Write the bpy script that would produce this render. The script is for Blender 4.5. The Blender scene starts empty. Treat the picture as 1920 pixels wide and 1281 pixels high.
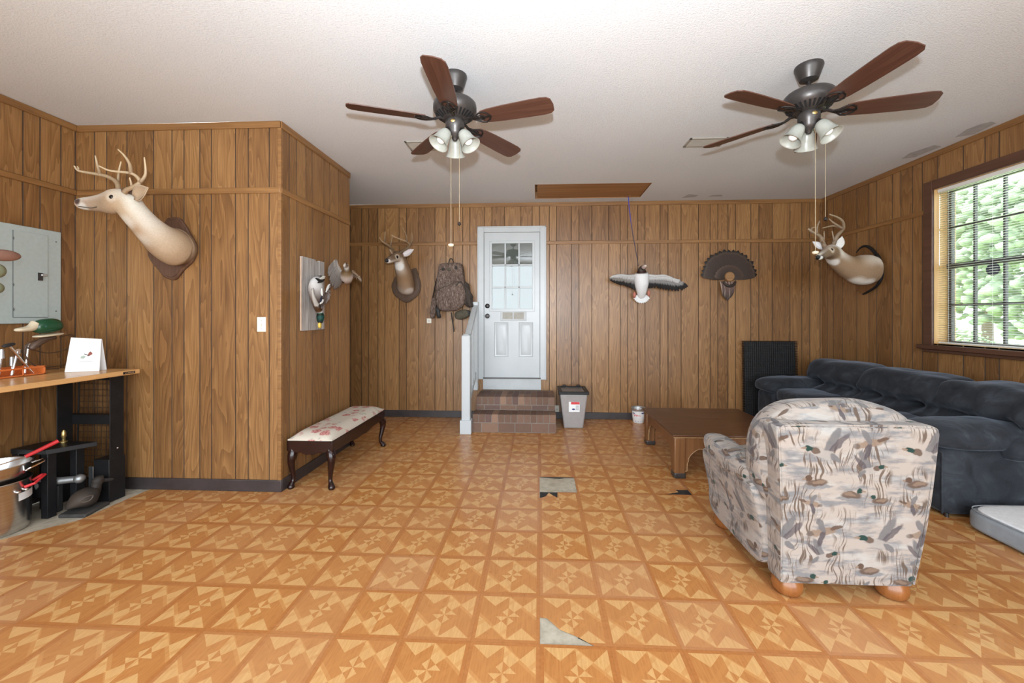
import bpy, bmesh, math, random
from mathutils import Vector, Matrix, noise

SC = bpy.context.scene
COL = SC.collection
R = math.radians
random.seed(7)

# ------------------------------------------------------------------ camera
CAM_F, CAM_CX, CAM_YH, CAM_H = 755.0, 975.0, 593.0, 1.43
CAM_T = math.atan(36 / 755.0)
cam = bpy.data.cameras.new('camera')
cam.sensor_width = 36.0
cam.lens = CAM_F / 1920 * 36.0
cam.shift_x = -(CAM_CX - 960) / 1920
cam.shift_y = -(640.5 - CAM_YH) / 1920
cam.clip_start = 0.02
camo = bpy.data.objects.new('camera', cam)
COL.objects.link(camo)
camo.location = (0, 0, CAM_H)
camo.rotation_euler = (R(90), 0, CAM_T)
SC.camera = camo

# ------------------------------------------------------------------ world, lights, exposure
w = bpy.data.worlds.new('sky')
SC.world = w
w.use_nodes = True
bg = w.node_tree.nodes['Background']
bg.inputs[0].default_value = (0.84, 0.93, 1.0, 1)
bg.inputs[1].default_value = 3.7
SC.view_settings.view_transform = 'Standard'
SC.view_settings.look = 'None'
SC.view_settings.gamma = 1
SC.view_settings.use_curve_mapping = False
SC.view_settings.exposure = 0.98


def area(name, loc, rot, sx, sy, power, color):
    l = bpy.data.lights.new(name, 'AREA')
    l.shape = 'RECTANGLE'; l.size = sx; l.size_y = sy
    l.energy = power; l.color = color
    o = bpy.data.objects.new(name, l)
    o.location = loc; o.rotation_euler = rot
    COL.objects.link(o)
    return o


YPORT = -1.49
# the sky lights the room through the open garage doorway behind the camera and through the window
for _nm, _loc, _rot, _sx, _sy in (('doorway_portal', (0, YPORT, 1.5), (R(90), 0, 0), 7.6, 3.0), ('window_portal', (4.05, 3.615, 1.91), (0, R(90), 0), 1.45, 0.92)):
    _o = area(_nm, _loc, _rot, _sx, _sy, 0, (1, 1, 1))
    _o.data.cycles.is_portal = True
# photographer's flash just above the camera, tilted up to bounce off the ceiling
fl = bpy.data.lights.new('flash', 'SPOT')
fl.energy = 265; fl.shadow_soft_size = 0.035; fl.color = (0.90, 0.95, 1.0)
fl.spot_size = R(150); fl.spot_blend = 0.9
flo = bpy.data.objects.new('flash', fl)
flo.location = (0.02, -0.08, 1.66)
flo.rotation_euler = Vector((0.0, math.cos(R(44)), math.sin(R(44)))).to_track_quat('-Z', 'Y').to_euler()
COL.objects.link(flo)
# sun standing behind the house: it lights the garden beyond the window and cannot enter the room
sl = bpy.data.lights.new('sun', 'SUN')
sl.energy = 2.5; sl.angle = R(2); sl.color = (1.0, 0.97, 0.9)
slo = bpy.data.objects.new('sun', sl)
slo.rotation_euler = Vector((0.62, -0.35, -0.70)).to_track_quat('-Z', 'Y').to_euler()
COL.objects.link(slo)

# ------------------------------------------------------------------ pixel helpers (photo 1920x1281 -> world)
_fx, _fy, _rx, _ry = -math.sin(CAM_T), math.cos(CAM_T), math.cos(CAM_T), math.sin(CAM_T)


def _ray(px, py):
    u = (px - CAM_CX) / CAM_F
    return (_fx + _rx * u, _fy + _ry * u, -(py - CAM_YH) / CAM_F)


def PY(px, py, Y):
    r = _ray(px, py); t = Y / r[1]
    return Vector((r[0] * t, Y, CAM_H + r[2] * t))


def PX(px, py, X):
    r = _ray(px, py); t = X / r[0]
    return Vector((X, r[1] * t, CAM_H + r[2] * t))


def PZ(px, py, Z=0.0):
    r = _ray(px, py); t = (Z - CAM_H) / r[2]
    return Vector((r[0] * t, r[1] * t, Z))


# ------------------------------------------------------------------ materials
class NT:
    def __init__(s, name):
        s.m = bpy.data.materials.new(name)
        s.m.use_nodes = True
        s.t = s.m.node_tree
        s.b = s.t.nodes['Principled BSDF']

    def n(s, typ, **kw):
        o = s.t.nodes.new(typ)
        for k, v in kw.items():
            setattr(o, k, v)
        return o

    def link(s, a, b):
        s.t.links.new(a, b)

    def put(s, sock, v):
        if isinstance(v, bpy.types.NodeSocket):
            s.t.links.new(v, sock)
        elif isinstance(v, (tuple, list)) and sock.type == 'RGBA' and len(v) == 3:
            sock.default_value = (*v, 1)
        else:
            sock.default_value = v

    def math(s, op, a, b=0.0, c=None, clamp=False):
        o = s.n('ShaderNodeMath', operation=op); o.use_clamp = clamp
        s.put(o.inputs[0], a); s.put(o.inputs[1], b)
        if c is not None: s.put(o.inputs[2], c)
        return o.outputs[0]

    def vm(s, op, a, b=(0, 0, 0)):
        o = s.n('ShaderNodeVectorMath', operation=op)
        s.put(o.inputs[0], a)
        if op == 'SCALE': s.put(o.inputs['Scale'], b)
        elif len(o.inputs) > 1: s.put(o.inputs[1], b)
        return o.outputs['Value'] if op in ('LENGTH', 'DOT_PRODUCT', 'DISTANCE') else o.outputs[0]

    def mix(s, f, a, b, blend='MIX'):
        o = s.n('ShaderNodeMix', data_type='RGBA', blend_type=blend)
        s.put(o.inputs[0], f); s.put(o.inputs[6], a); s.put(o.inputs[7], b)
        return o.outputs[2]

    def pos(s): return s.n('ShaderNodeNewGeometry').outputs['Position']
    def obj(s): return s.n('ShaderNodeTexCoord').outputs['Object']
    def uv(s): return s.n('ShaderNodeTexCoord').outputs['UV']

    def sep(s, v):
        o = s.n('ShaderNodeSeparateXYZ'); s.put(o.inputs[0], v)
        return o.outputs

    def comb(s, x=0.0, y=0.0, z=0.0):
        o = s.n('ShaderNodeCombineXYZ')
        s.put(o.inputs[0], x); s.put(o.inputs[1], y); s.put(o.inputs[2], z)
        return o.outputs[0]

    def map(s, v, loc=(0, 0, 0), rot=(0, 0, 0), sc=(1, 1, 1), typ='POINT'):
        o = s.n('ShaderNodeMapping', vector_type=typ)
        s.put(o.inputs[0], v)
        o.inputs[1].default_value = loc; o.inputs[2].default_value = rot; o.inputs[3].default_value = sc
        return o.outputs[0]

    def noise(s, v, scale=5.0, detail=3.0, rough=0.5, dist=0.0):
        o = s.n('ShaderNodeTexNoise')
        s.put(o.inputs['Vector'], v)
        o.inputs['Scale'].default_value = scale; o.inputs['Detail'].default_value = detail
        o.inputs['Roughness'].default_value = rough; o.inputs['Distortion'].default_value = dist
        return o.outputs['Fac']

    def ramp(s, f, stops, interp='LINEAR'):
        o = s.n('ShaderNodeValToRGB')
        o.color_ramp.interpolation = interp
        e = o.color_ramp.elements
        while len(e) < len(stops): e.new(0.5)
        for i, (p, c) in enumerate(stops):
            e[i].position = p
            e[i].color = (*c, 1) if len(c) == 3 else c
        s.put(o.inputs[0], f)
        return o.outputs[0]

    def rng(s, v, a, b, c=0.0, d=1.0):
        o = s.n('ShaderNodeMapRange')
        s.put(o.inputs[0], v)
        for i, q in enumerate((a, b, c, d)): o.inputs[i + 1].default_value = q
        return o.outputs[0]

    def attr(s, name):
        o = s.n('ShaderNodeAttribute'); o.attribute_name = name
        return o

    def bump(s, h, strength=0.3, dist=0.01):
        o = s.n('ShaderNodeBump')
        o.inputs['Strength'].default_value = strength; o.inputs['Distance'].default_value = dist
        s.put(o.inputs['Height'], h)
        s.link(o.outputs[0], s.b.inputs['Normal'])

    def col(s, c): s.put(s.b.inputs['Base Color'], c)

    def set(s, rough=0.5, metal=0.0, spec=0.5, **kw):
        s.put(s.b.inputs['Roughness'], rough)
        s.b.inputs['Metallic'].default_value = metal
        s.b.inputs['Specular IOR Level'].default_value = spec
        for k, v in kw.items(): s.put(s.b.inputs[k.replace('_', ' ')], v)
        return s.m


def simple(name, c, rough=0.5, metal=0.0, spec=0.5, var=0.12, scale=18.0, bump=0.0):
    t = NT(name)
    f = t.noise(t.obj(), scale, 4.0, 0.6)
    a = tuple(max(0, q * (1 - var)) for q in c); b = tuple(min(1, q * (1 + var)) for q in c)
    t.col(t.ramp(f, [(0.3, a), (0.7, b)]))
    if bump: t.bump(f, bump, 0.004)
    return t.set(rough, metal, spec)


def wood(name, dark, light, rough=0.4, axis=2, scale=1.0, spec=0.5, world=False):
    t = NT(name)
    sc = [45 * scale] * 3; sc[axis] = 2.2 * scale
    v = t.map(t.pos() if world else t.obj(), sc=tuple(sc))
    f = t.noise(v, 1.0, 5.0, 0.62, 0.6)
    t.col(t.ramp(f, [(0.28, dark), (0.72, light)]))
    t.bump(f, 0.06, 0.002)
    return t.set(rough, 0, spec)


def vcol(name, rough=0.7, spec=0.3, fur=0.0, scale=120.0, stretch=None):
    t = NT(name)
    c = t.attr('Col').outputs['Color']
    v = t.obj()
    if stretch: v = t.map(v, sc=stretch)
    f = t.noise(v, scale, 3.0, 0.6)
    t.col(t.mix(1.0, c, t.ramp(f, [(0.25, (0.84, 0.84, 0.84)), (0.75, (1, 1, 1))]), 'MULTIPLY'))
    if fur: t.bump(f, fur, 0.004)
    return t.set(rough, 0, spec)


def m_panel():
    t = NT('wood_panelling')
    p = t.pos()
    tone = t.attr('tone').outputs['Fac']
    shift = t.comb(t.math('MULTIPLY', tone, 7.0), t.math('MULTIPLY', tone, 5.0), t.math('MULTIPLY', tone, 31.0))
    q = t.vm('ADD', p, shift)
    big = t.noise(t.map(q, sc=(6, 6, 0.7)), 1.0, 2.0, 0.5, 0.4)
    cath = t.n('ShaderNodeTexWave', wave_type='BANDS', bands_direction='X', wave_profile='SAW')
    t.put(cath.inputs['Vector'], t.comb(t.math('MULTIPLY', big, 1.0), 0.0, 0.0))
    cath.inputs['Scale'].default_value = 4.5; cath.inputs['Distortion'].default_value = 0.0
    fine = t.noise(t.map(q, sc=(170, 170, 4.0)), 1.0, 4.0, 0.65)
    g = t.math('ADD', t.math('MULTIPLY', fine, 0.62), t.math('MULTIPLY', cath.outputs['Fac'], 0.20))
    g = t.math('ADD', g, t.math('MULTIPLY', t.math('SUBTRACT', tone, 0.5), 0.22))
    g = t.math('ADD', g, t.math('MULTIPLY', big, 0.16))
    c = t.ramp(g, [(0.22, (0.098, 0.041, 0.0125)), (0.5, (0.232, 0.112, 0.038)), (0.80, (0.40, 0.218, 0.083))])
    mold = t.noise(p, 1.3, 2.0, 0.5)
    c = t.mix(t.math('MULTIPLY', mold, 0.12), c, (0.30, 0.16, 0.075))
    t.col(c)
    t.bump(fine, 0.05, 0.002)
    return t.set(0.36, 0, 0.5)


def m_floor():
    t = NT('vinyl_parquet_tile')
    p = t.pos()
    T = 0.3048
    tv = t.vm('SCALE', t.vm('SUBTRACT', p, (0.003, 2.063, 0)), 1 / T)
    cell = t.vm('FLOOR', tv)
    f = t.vm('SUBTRACT', tv, cell)
    e = t.vm('SCALE', t.vm('SUBTRACT', f, (0.5, 0.5, 0)), 2 / 0.89)
    x, y, _ = t.sep(e)
    ax = t.math('ABSOLUTE', x); ay = t.math('ABSOLUTE', y)
    border = t.math('GREATER_THAN', t.math('MAXIMUM', ax, ay), 1.0)
    qx = t.math('ABSOLUTE', t.math('SUBTRACT', t.math('MULTIPLY', ax, 2.0), 1.0))
    qy = t.math('ABSOLUTE', t.math('SUBTRACT', t.math('MULTIPLY', ay, 2.0), 1.0))
    hv = t.math('GREATER_THAN', qy, qx)
    par = t.math('GREATER_THAN', t.math('MULTIPLY', x, y), 0.0)
    xor = t.math('ABSOLUTE', t.math('SUBTRACT', hv, par))
    xor = t.math('MULTIPLY', xor, t.math('MAXIMUM', par, t.math('GREATER_THAN', ay, 0.5)))
    dia = t.math('LESS_THAN', t.math('ADD', ax, ay), 0.42)
    oct_ = t.math('ABSOLUTE', t.math('SUBTRACT', t.math('GREATER_THAN', ay, ax), par))
    light = t.math('ADD', t.math('MULTIPLY', xor, t.math('SUBTRACT', 1.0, dia)), t.math('MULTIPLY', oct_, dia))
    # diagonal parquet strips of a middle tone
    dg = t.math('ABSOLUTE', t.math('SUBTRACT', x, y))
    strip = t.math('LESS_THAN', t.math('ABSOLUTE', t.math('SUBTRACT', dg, 0.62)), 0.10)
    dg2 = t.math('ABSOLUTE', t.math('ADD', x, y))
    strip2 = t.math('LESS_THAN', t.math('ABSOLUTE', t.math('SUBTRACT', dg2, 0.95)), 0.10)
    g1 = t.noise(t.map(p, rot=(0, 0, R(45)), sc=(120, 9, 1)), 1.0, 3.0, 0.6)
    g2 = t.noise(t.map(p, rot=(0, 0, R(-45)), sc=(120, 9, 1)), 1.0, 3.0, 0.6)
    grain = t.math('ADD', t.math('MULTIPLY', g1, light), t.math('MULTIPLY', g2, t.math('SUBTRACT', 1.0, light)))
    lc = t.ramp(grain, [(0.3, (0.55, 0.29, 0.105)), (0.7, (0.66, 0.395, 0.16))])
    dc = t.ramp(grain, [(0.3, (0.41, 0.160, 0.045)), (0.7, (0.51, 0.22, 0.067))])
    c = t.mix(light, dc, lc)
    c = t.mix(t.math('MULTIPLY', strip, 0.45), c, (0.50, 0.215, 0.062))
    c = t.mix(t.math('MULTIPLY', strip2, 0.30), c, (0.66, 0.36, 0.13))
    gb = t.noise(t.map(p, sc=(60, 60, 1)), 1.0, 3.0, 0.6)
    bc = t.ramp(gb, [(0.3, (0.375, 0.135, 0.036)), (0.7, (0.45, 0.175, 0.052))])
    c = t.mix(border, c, bc)
    wn = t.n('ShaderNodeTexWhiteNoise', noise_dimensions='2D')
    t.put(wn.inputs['Vector'], cell)
    c = t.mix(t.math('MULTIPLY', wn.outputs['Value'], 0.30), c, t.mix(wn.outputs['Value'], (0.62, 0.30, 0.085), (0.55, 0.32, 0.18)), 'MIX')
    seam = t.math('GREATER_THAN', t.math('MAXIMUM', ax, ay), 1.118)
    c = t.mix(t.math('MULTIPLY', seam, 0.45), c, (0.22, 0.09, 0.03))
    t.col(c)
    rn = t.noise(p, 2.5, 3.0, 0.6)
    t.set(0.3, 0, 0.42)
    t.put(t.b.inputs['Roughness'], t.rng(rn, 0.3, 0.7, 0.22, 0.36))
    t.bump(t.noise(p, 9.0, 2.0), 0.05, 0.01)
    return t.m


def m_ceiling():
    t = NT('textured_ceiling_paint')
    p = t.pos()
    f = t.noise(p, 95.0, 3.0, 0.7)
    g = t.noise(p, 0.9, 3.0, 0.5)
    c = t.mix(t.rng(g, 0.35, 0.7), (0.665, 0.70, 0.74), (0.70, 0.73, 0.76))
    c = t.mix(t.rng(f, 0.50, 0.70, 0.0, 0.38), c, (0.45, 0.46, 0.47))
    t.col(c)
    t.bump(f, 0.45, 0.006)
    return t.set(0.9, 0, 0.2)


def m_concrete():
    t = NT('bare_concrete')
    p = t.pos()
    f = t.noise(p, 14.0, 6.0, 0.7)
    g = t.noise(p, 4.0, 3.0, 0.6)
    c = t.ramp(f, [(0.25, (0.30, 0.26, 0.19)), (0.55, (0.47, 0.42, 0.33)), (0.8, (0.56, 0.52, 0.44))])
    c = t.mix(t.rng(g, 0.55, 0.75, 0, 0.5), c, (0.25, 0.18, 0.10))
    t.col(c)
    return t.set(0.8)


def ell(t, v, cx, cy, rx, ry, rot=0.0, soft=0.12):
    q = t.map(v, (cx, cy, 0), (0, 0, R(rot)), (rx, ry, 1), 'TEXTURE')
    l = t.vm('LENGTH', q)
    return t.rng(l, 1 + soft, 1 - soft)


def m_duckfabric():
    t = NT('duck_print_upholstery')
    uv = t.vm('SCALE', t.uv(), 0.76)
    wob = t.noise(uv, 30.0, 2.0)
    TU, TV = 0.36, 0.34
    x, y, _ = t.sep(uv)
    row = t.math('FLOOR', t.math('DIVIDE', y, TV))
    xs = t.math('ADD', x, t.math('MULTIPLY', row, 0.21))
    cu = t.math('SUBTRACT', xs, t.math('MULTIPLY', t.math('FLOOR', t.math('DIVIDE', xs, TU)), TU))
    cv = t.math('SUBTRACT', y, t.math('MULTIPLY', row, TV))
    v = t.comb(cu, cv, 0.0)
    v = t.vm('ADD', v, t.vm('SCALE', t.comb(t.math('SUBTRACT', wob, 0.5), t.math('SUBTRACT', t.noise(uv, 41.0, 2.0), 0.5), 0.0), 0.016))
    base = (0.50, 0.435, 0.385)
    wat = t.noise(t.map(uv, sc=(7, 24, 1)), 1.0, 4.0, 0.6)
    c = t.mix(t.rng(wat, 0.47, 0.60, 0.0, 0.85), base, (0.215, 0.222, 0.24))
    hi = t.noise(t.map(uv, (3, 1, 0), sc=(6, 20, 1)), 1.0, 3.0, 0.6)
    c = t.mix(t.rng(hi, 0.52, 0.68, 0, 0.8), c, (0.56, 0.545, 0.52))
    # reeds: tall streaks inside clumps
    clump = t.noise(t.map(uv, (5, 2, 0), sc=(8, 6.5, 1)), 1.0, 2.0, 0.5)
    lean = t.comb(t.math('ADD', x, t.math('MULTIPLY', t.math('SUBTRACT', t.noise(uv, 9.0, 1.0), 0.5), 0.10)), y, 0.0)
    strk = t.noise(t.map(lean, sc=(120, 9, 1)), 1.0, 2.0, 0.5)
    reed = t.math('MULTIPLY', t.rng(clump, 0.47, 0.56), t.rng(strk, 0.51, 0.57))
    c = t.mix(t.math('MULTIPLY', reed, 0.9), c, (0.135, 0.088, 0.06))

    def E(c, cx, cy, rx, ry, rot, color, a=0.9, soft=0.14):
        return t.mix(t.math('MULTIPLY', ell(t, v, cx, cy, rx, ry, rot, soft), a), c, color)

    GREEN, TAN, GREY, PLUM, BROWN, DARK, PALE = (0.018, 0.055, 0.045), (0.30, 0.21, 0.15), (0.18, 0.172, 0.178), (0.095, 0.078, 0.088), (0.125, 0.075, 0.05), (0.04, 0.035, 0.04), (0.45, 0.41, 0.375)

    def drake_flying(c, ox, oy, s=1.0, d=1):
        q = lambda cx, cy, rx, ry, rot, col, a=0.9: E(c, ox + d * cx * s, oy + cy * s, rx * s, ry * s, rot * d, col, a)
        c = q(0.030, 0.050, 0.060, 0.017, 62, GREY)
        c = q(0.052, 0.040, 0.050, 0.012, 48, PLUM, 0.8)
        c = q(0.0, 0.0, 0.050, 0.017, -14, PALE)
        c = q(0.042, -0.016, 0.024, 0.011, -40, GREY)
        c = q(-0.030, 0.012, 0.020, 0.012, -20, BROWN)
        c = q(-0.055, 0.020, 0.017, 0.010, -10, GREEN, 1.0)
        c = q(-0.074, 0.020, 0.010, 0.004, 0, TAN)
        return c

    def hen_flying(c, ox, oy, s=1.0, d=1):
        q = lambda cx, cy, rx, ry, rot, col, a=0.9: E(c, ox + d * cx * s, oy + cy * s, rx * s, ry * s, rot * d, col, a)
        c = q(0.0, 0.0, 0.056, 0.016, 12, TAN)
        c = q(-0.004, -0.030, 0.036, 0.012, 75, PLUM)
        c = q(-0.010, 0.030, 0.034, 0.013, -60, GREY)
        c = q(0.055, 0.020, 0.026, 0.008, 18, BROWN)
        c = q(-0.050, -0.010, 0.016, 0.010, 0, DARK, 0.5)
        return c

    def swimming(c, ox, oy, s=1.0, d=1, head=GREEN):
        q = lambda cx, cy, rx, ry, rot, col, a=0.9: E(c, ox + d * cx * s, oy + cy * s, rx * s, ry * s, rot * d, col, a)
        c = q(0.0, -0.014, 0.060, 0.010, 0, (0.22, 0.225, 0.24), 0.8)
        c = q(0.0, 0.0, 0.040, 0.015, 4, BROWN)
        c = q(0.006, 0.003, 0.026, 0.008, 8, TAN, 0.7)
        c = q(-0.034, 0.018, 0.012, 0.012, 0, head, 1.0)
        c = q(-0.049, 0.015, 0.008, 0.004, 0, TAN)
        return c
    c = drake_flying(c, 0.095, 0.235, 1.0)
    c = drake_flying(c, 0.265, 0.175, 0.72, -1)
    c = hen_flying(c, 0.255, 0.275, 0.9)
    c = swimming(c, 0.075, 0.125, 0.95, 1, BROWN)
    c = swimming(c, 0.200, 0.080, 0.9, -1)
    c = swimming(c, 0.305, 0.060, 0.75, 1)
    c = hen_flying(c, 0.060, 0.045, 0.62, -1)
    c = t.mix(1.0, c, (0.69, 0.675, 0.665), 'MULTIPLY')
    t.col(c)
    t.bump(t.noise(uv, 600.0, 1.0), 0.12, 0.002)
    return t.set(0.85, 0, 0.2, Sheen_Weight=0.15)


def m_floral():
    t = NT('cream_floral_fabric')
    v = t.uv()
    v = t.vm('ADD', v, t.vm('SCALE', t.comb(t.noise(v, 20.0, 2.0), t.noise(v, 23.0, 2.0), 0.0), 0.06))
    vo = t.n('ShaderNodeTexVoronoi'); vo.inputs['Scale'].default_value = 10.0
    t.put(vo.inputs['Vector'], v)
    d = vo.outputs['Distance']
    r, g, b = t.sep(vo.outputs['Color'])
    pick = t.math('GREATER_THAN', r, 0.12)
    blob = t.math('MULTIPLY', pick, t.rng(d, 0.46, 0.34))
    tone = t.noise(v, 60.0, 2.0)
    red = t.ramp(tone, [(0.35, (0.27, 0.045, 0.055)), (0.6, (0.55, 0.23, 0.20)), (0.75, (0.70, 0.55, 0.45))])
    c = t.mix(t.math('MULTIPLY', blob, 0.9), (0.55, 0.49, 0.41), red)
    vo2 = t.n('ShaderNodeTexVoronoi'); vo2.inputs['Scale'].default_value = 17.0
    t.put(vo2.inputs['Vector'], t.map(v, (0.3, 0.7, 0)))
    r2, g2, b2 = t.sep(vo2.outputs['Color'])
    leaf = t.math('MULTIPLY', t.math('GREATER_THAN', r2, 0.62), t.rng(vo2.outputs['Distance'], 0.36, 0.26))
    c = t.mix(t.math('MULTIPLY', leaf, 0.8), c, (0.36, 0.34, 0.29))
    t.col(c)
    return t.set(0.8, 0, 0.2)


def m_velvet():
    t = NT('dark_slate_velvet')
    p = t.obj()
    f = t.noise(p, 5.0, 4.0, 0.6, 0.8)
    t.col(t.ramp(f, [(0.3, (0.012, 0.0135, 0.017)), (0.55, (0.027, 0.031, 0.038)), (0.75, (0.060, 0.070, 0.084))]))
    t.bump(t.noise(p, 7.0, 4.0, 0.6), 0.35, 0.03)
    return t.set(0.75, 0, 0.25, Sheen_Weight=0.26, Sheen_Roughness=0.4, Sheen_Tint=(0.62, 0.70, 0.85))


def m_camo():
    t = NT('bark_camouflage_fabric')
    p = t.obj()
    f = t.noise(t.map(p, sc=(70, 70, 20)), 1.0, 5.0, 0.7, 1.2)
    c = t.ramp(f, [(0.30, (0.035, 0.025, 0.020)), (0.46, (0.11, 0.075, 0.060)), (0.58, (0.19, 0.14, 0.115)), (0.70, (0.40, 0.33, 0.29))])
    t.col(c)
    t.bump(f, 0.3, 0.006)
    return t.set(0.9, 0, 0.15)


def m_barnwood():
    t = NT('weathered_barn_boards')
    p = t.pos()
    f = t.noise(t.map(p, sc=(30, 60, 2.5)), 1.0, 5.0, 0.7, 0.5)
    t.col(t.ramp(f, [(0.28, (0.17, 0.145, 0.13)), (0.5, (0.35, 0.32, 0.30)), (0.72, (0.56, 0.54, 0.52))]))
    t.bump(f, 0.2, 0.003)
    return t.set(0.85, 0, 0.2)


def m_steel():
    t = NT('brushed_stainless_steel')
    f = t.noise(t.map(t.obj(), sc=(3, 3, 260)), 1.0, 3.0, 0.6)
    t.col(t.ramp(f, [(0.3, (0.55, 0.53, 0.51)), (0.7, (0.76, 0.75, 0.73))]))
    return t.set(0.24, 1.0, 0.5)


def m_glass(name, rough=0.0):
    t = NT(name)
    gl = t.n('ShaderNodeBsdfGlossy'); gl.inputs['Roughness'].default_value = rough
    gl.inputs['Color'].default_value = (1, 1, 1, 1)
    tr = t.n('ShaderNodeBsdfTransparent'); tr.inputs['Color'].default_value = (0.93, 0.96, 0.95, 1)
    fr = t.n('ShaderNodeLayerWeight'); fr.inputs['Blend'].default_value = 0.25
    mx = t.n('ShaderNodeMixShader')
    t.link(t.math('MULTIPLY', fr.outputs[0], 0.6), mx.inputs[0]); t.link(tr.outputs[0], mx.inputs[1]); t.link(gl.outputs[0], mx.inputs[2])
    t.link(mx.outputs[0], t.t.nodes['Material Output'].inputs['Surface'])
    return t.m


def m_frost():
    t = NT('frosted_shade_glass')
    f = t.noise(t.obj(), 35.0, 3.0)
    t.col(t.ramp(f, [(0.3, (0.46, 0.47, 0.42)), (0.7, (0.54, 0.55, 0.50))]))
    return t.set(0.28, 0, 0.5, Transmission_Weight=0.35)


M = {}
M['panel'] = m_panel()
M['groove'] = simple('panel_groove', (0.035, 0.016, 0.006), 0.7, var=0.2)
M['trimwood'] = wood('panel_trim_wood', (0.16, 0.072, 0.023), (0.31, 0.155, 0.053), 0.4, 0, 0.8, world=True)
M['trimwoody'] = wood('panel_trim_wood_side', (0.16, 0.072, 0.023), (0.31, 0.155, 0.053), 0.4, 1, 0.8, world=True)
M['base'] = simple('dark_vinyl_baseboard', (0.040, 0.031, 0.031), 0.4, var=0.25, scale=9)
M['tile'] = m_floor()
M['concrete'] = m_concrete()
M['backing'] = simple('black_adhesive', (0.022, 0.022, 0.022), 0.7)
M['ceil'] = m_ceiling()
M['patch'] = simple('grey_ceiling_patch', (0.44, 0.45, 0.47), 0.9)
M['white'] = simple('white_gloss_paint', (0.475, 0.50, 0.515), 0.35, var=0.03, scale=6)
M['whitew'] = simple('scuffed_white_paint', (0.46, 0.475, 0.48), 0.5, var=0.08, scale=7)
M['trimdark'] = wood('dark_brown_window_trim', (0.075, 0.033, 0.020), (0.125, 0.058, 0.036), 0.45, 1, 0.7, world=True)
M['jamb'] = wood('raw_pine_jamb', (0.50, 0.29, 0.11), (0.66, 0.43, 0.19), 0.5, 2, 0.6, world=True)
M['muntin'] = simple('dark_bronze_sash', (0.055, 0.050, 0.050), 0.5)
M['glass'] = m_glass('clear_window_glass')
M['blind'] = simple('white_vinyl_blind', (0.80, 0.81, 0.80), 0.45, var=0.02)
M['bronze'] = simple('oil_rubbed_bronze', (0.028, 0.024, 0.023), 0.33, 0.55, 0.5, 0.15, 30)
M['bronzel'] = simple('satin_bronze', (0.060, 0.054, 0.052), 0.36, 0.5, 0.5, 0.15, 30)
M['blade'] = wood('walnut_fan_blade', (0.055, 0.022, 0.014), (0.115, 0.052, 0.034), 0.38, 0, 0.9)
M['frost'] = m_frost()
M['bulb'] = simple('white_bulb_glass', (0.92, 0.92, 0.90), 0.3, var=0.01)
M['chain'] = simple('brass_chain', (0.42, 0.34, 0.22), 0.5, 0.3)
M['brass'] = simple('brass', (0.62, 0.45, 0.18), 0.3, 0.9)
M['hatch'] = wood('plywood_hatch', (0.25, 0.115, 0.040), (0.42, 0.215, 0.085), 0.6, 0, 0.35, world=True)
M['black'] = simple('black_powder_coat', (0.010, 0.010, 0.011), 0.45, 0.0, 0.3, var=0.25)
M['blackm'] = simple('matte_black_plastic', (0.018, 0.017, 0.017), 0.65, var=0.25)
M['rubber'] = simple('dark_rubber_mat', (0.040, 0.037, 0.034), 0.8, var=0.25)
M['steel'] = m_steel()
M['chrome'] = simple('polished_chrome', (0.75, 0.75, 0.75), 0.12, 1.0, var=0.03)
M['red'] = simple('red_silicone', (0.60, 0.030, 0.035), 0.4)
M['orange'] = simple('orange_tray_plastic', (0.62, 0.15, 0.03), 0.5)
M['paper'] = simple('white_paper', (0.80, 0.80, 0.80), 0.7, var=0.02)
M['green'] = simple('glossy_bottle_green', (0.008, 0.062, 0.026), 0.22)
M['cream'] = simple('glazed_cream', (0.62, 0.53, 0.38), 0.3, var=0.06)
M['maple'] = wood('maple_worktop', (0.56, 0.30, 0.115), (0.72, 0.43, 0.185), 0.25, 1, 0.6, world=True)
M['panelgrey'] = simple('grey_green_enamel', (0.40, 0.465, 0.455), 0.45, var=0.05, scale=40)
M['line'] = simple('dark_seam', (0.10, 0.11, 0.11), 0.6)
M['ivory'] = simple('ivory_plastic', (0.74, 0.70, 0.60), 0.4, var=0.03)
M['fur'] = vcol('deer_fur', 0.85, 0.2, 0.5, 90.0, (1, 1, 1))
M['feather'] = vcol('feathers', 0.6, 0.3, 0.25, 140.0)
M['hide'] = vcol('ear_hide', 0.85, 0.2, 0.2)
M['antler'] = vcol('antler_bone', 0.45, 0.4, 0.2, 60.0)
M['eye'] = simple('glass_eye', (0.006, 0.004, 0.003), 0.08)
M['plaque'] = wood('walnut_plaque', (0.060, 0.028, 0.016), (0.13, 0.066, 0.040), 0.4, 2, 0.8)
M['plaque2'] = wood('grey_walnut_plaque', (0.070, 0.042, 0.027), (0.125, 0.080, 0.056), 0.28, 2, 0.8)
M['plaquew'] = wood('honey_oak_plaque', (0.125, 0.054, 0.016), (0.22, 0.10, 0.033), 0.45, 2, 0.8)
M['camo'] = m_camo()
M['strap'] = simple('dark_brown_webbing', (0.045, 0.033, 0.026), 0.85, var=0.3, scale=60)
M['olive'] = simple('olive_pouch_fabric', (0.085, 0.072, 0.048), 0.85, var=0.3)
M['barn'] = m_barnwood()
M['string'] = simple('orange_cord', (0.75, 0.15, 0.06), 0.7)
M['cord'] = NT('blue_and_black_cord')
_t = M['cord']; _x, _y, _z = _t.sep(_t.pos())
_t.col(_t.ramp(_t.rng(_z, 2.0, 3.02), [(0.0, (0.02, 0.02, 0.03)), (0.55, (0.06, 0.05, 0.10)), (0.8, (0.04, 0.05, 0.45))])); M['cord'] = _t.set(0.7)
M['fabric'] = m_duckfabric()
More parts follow.
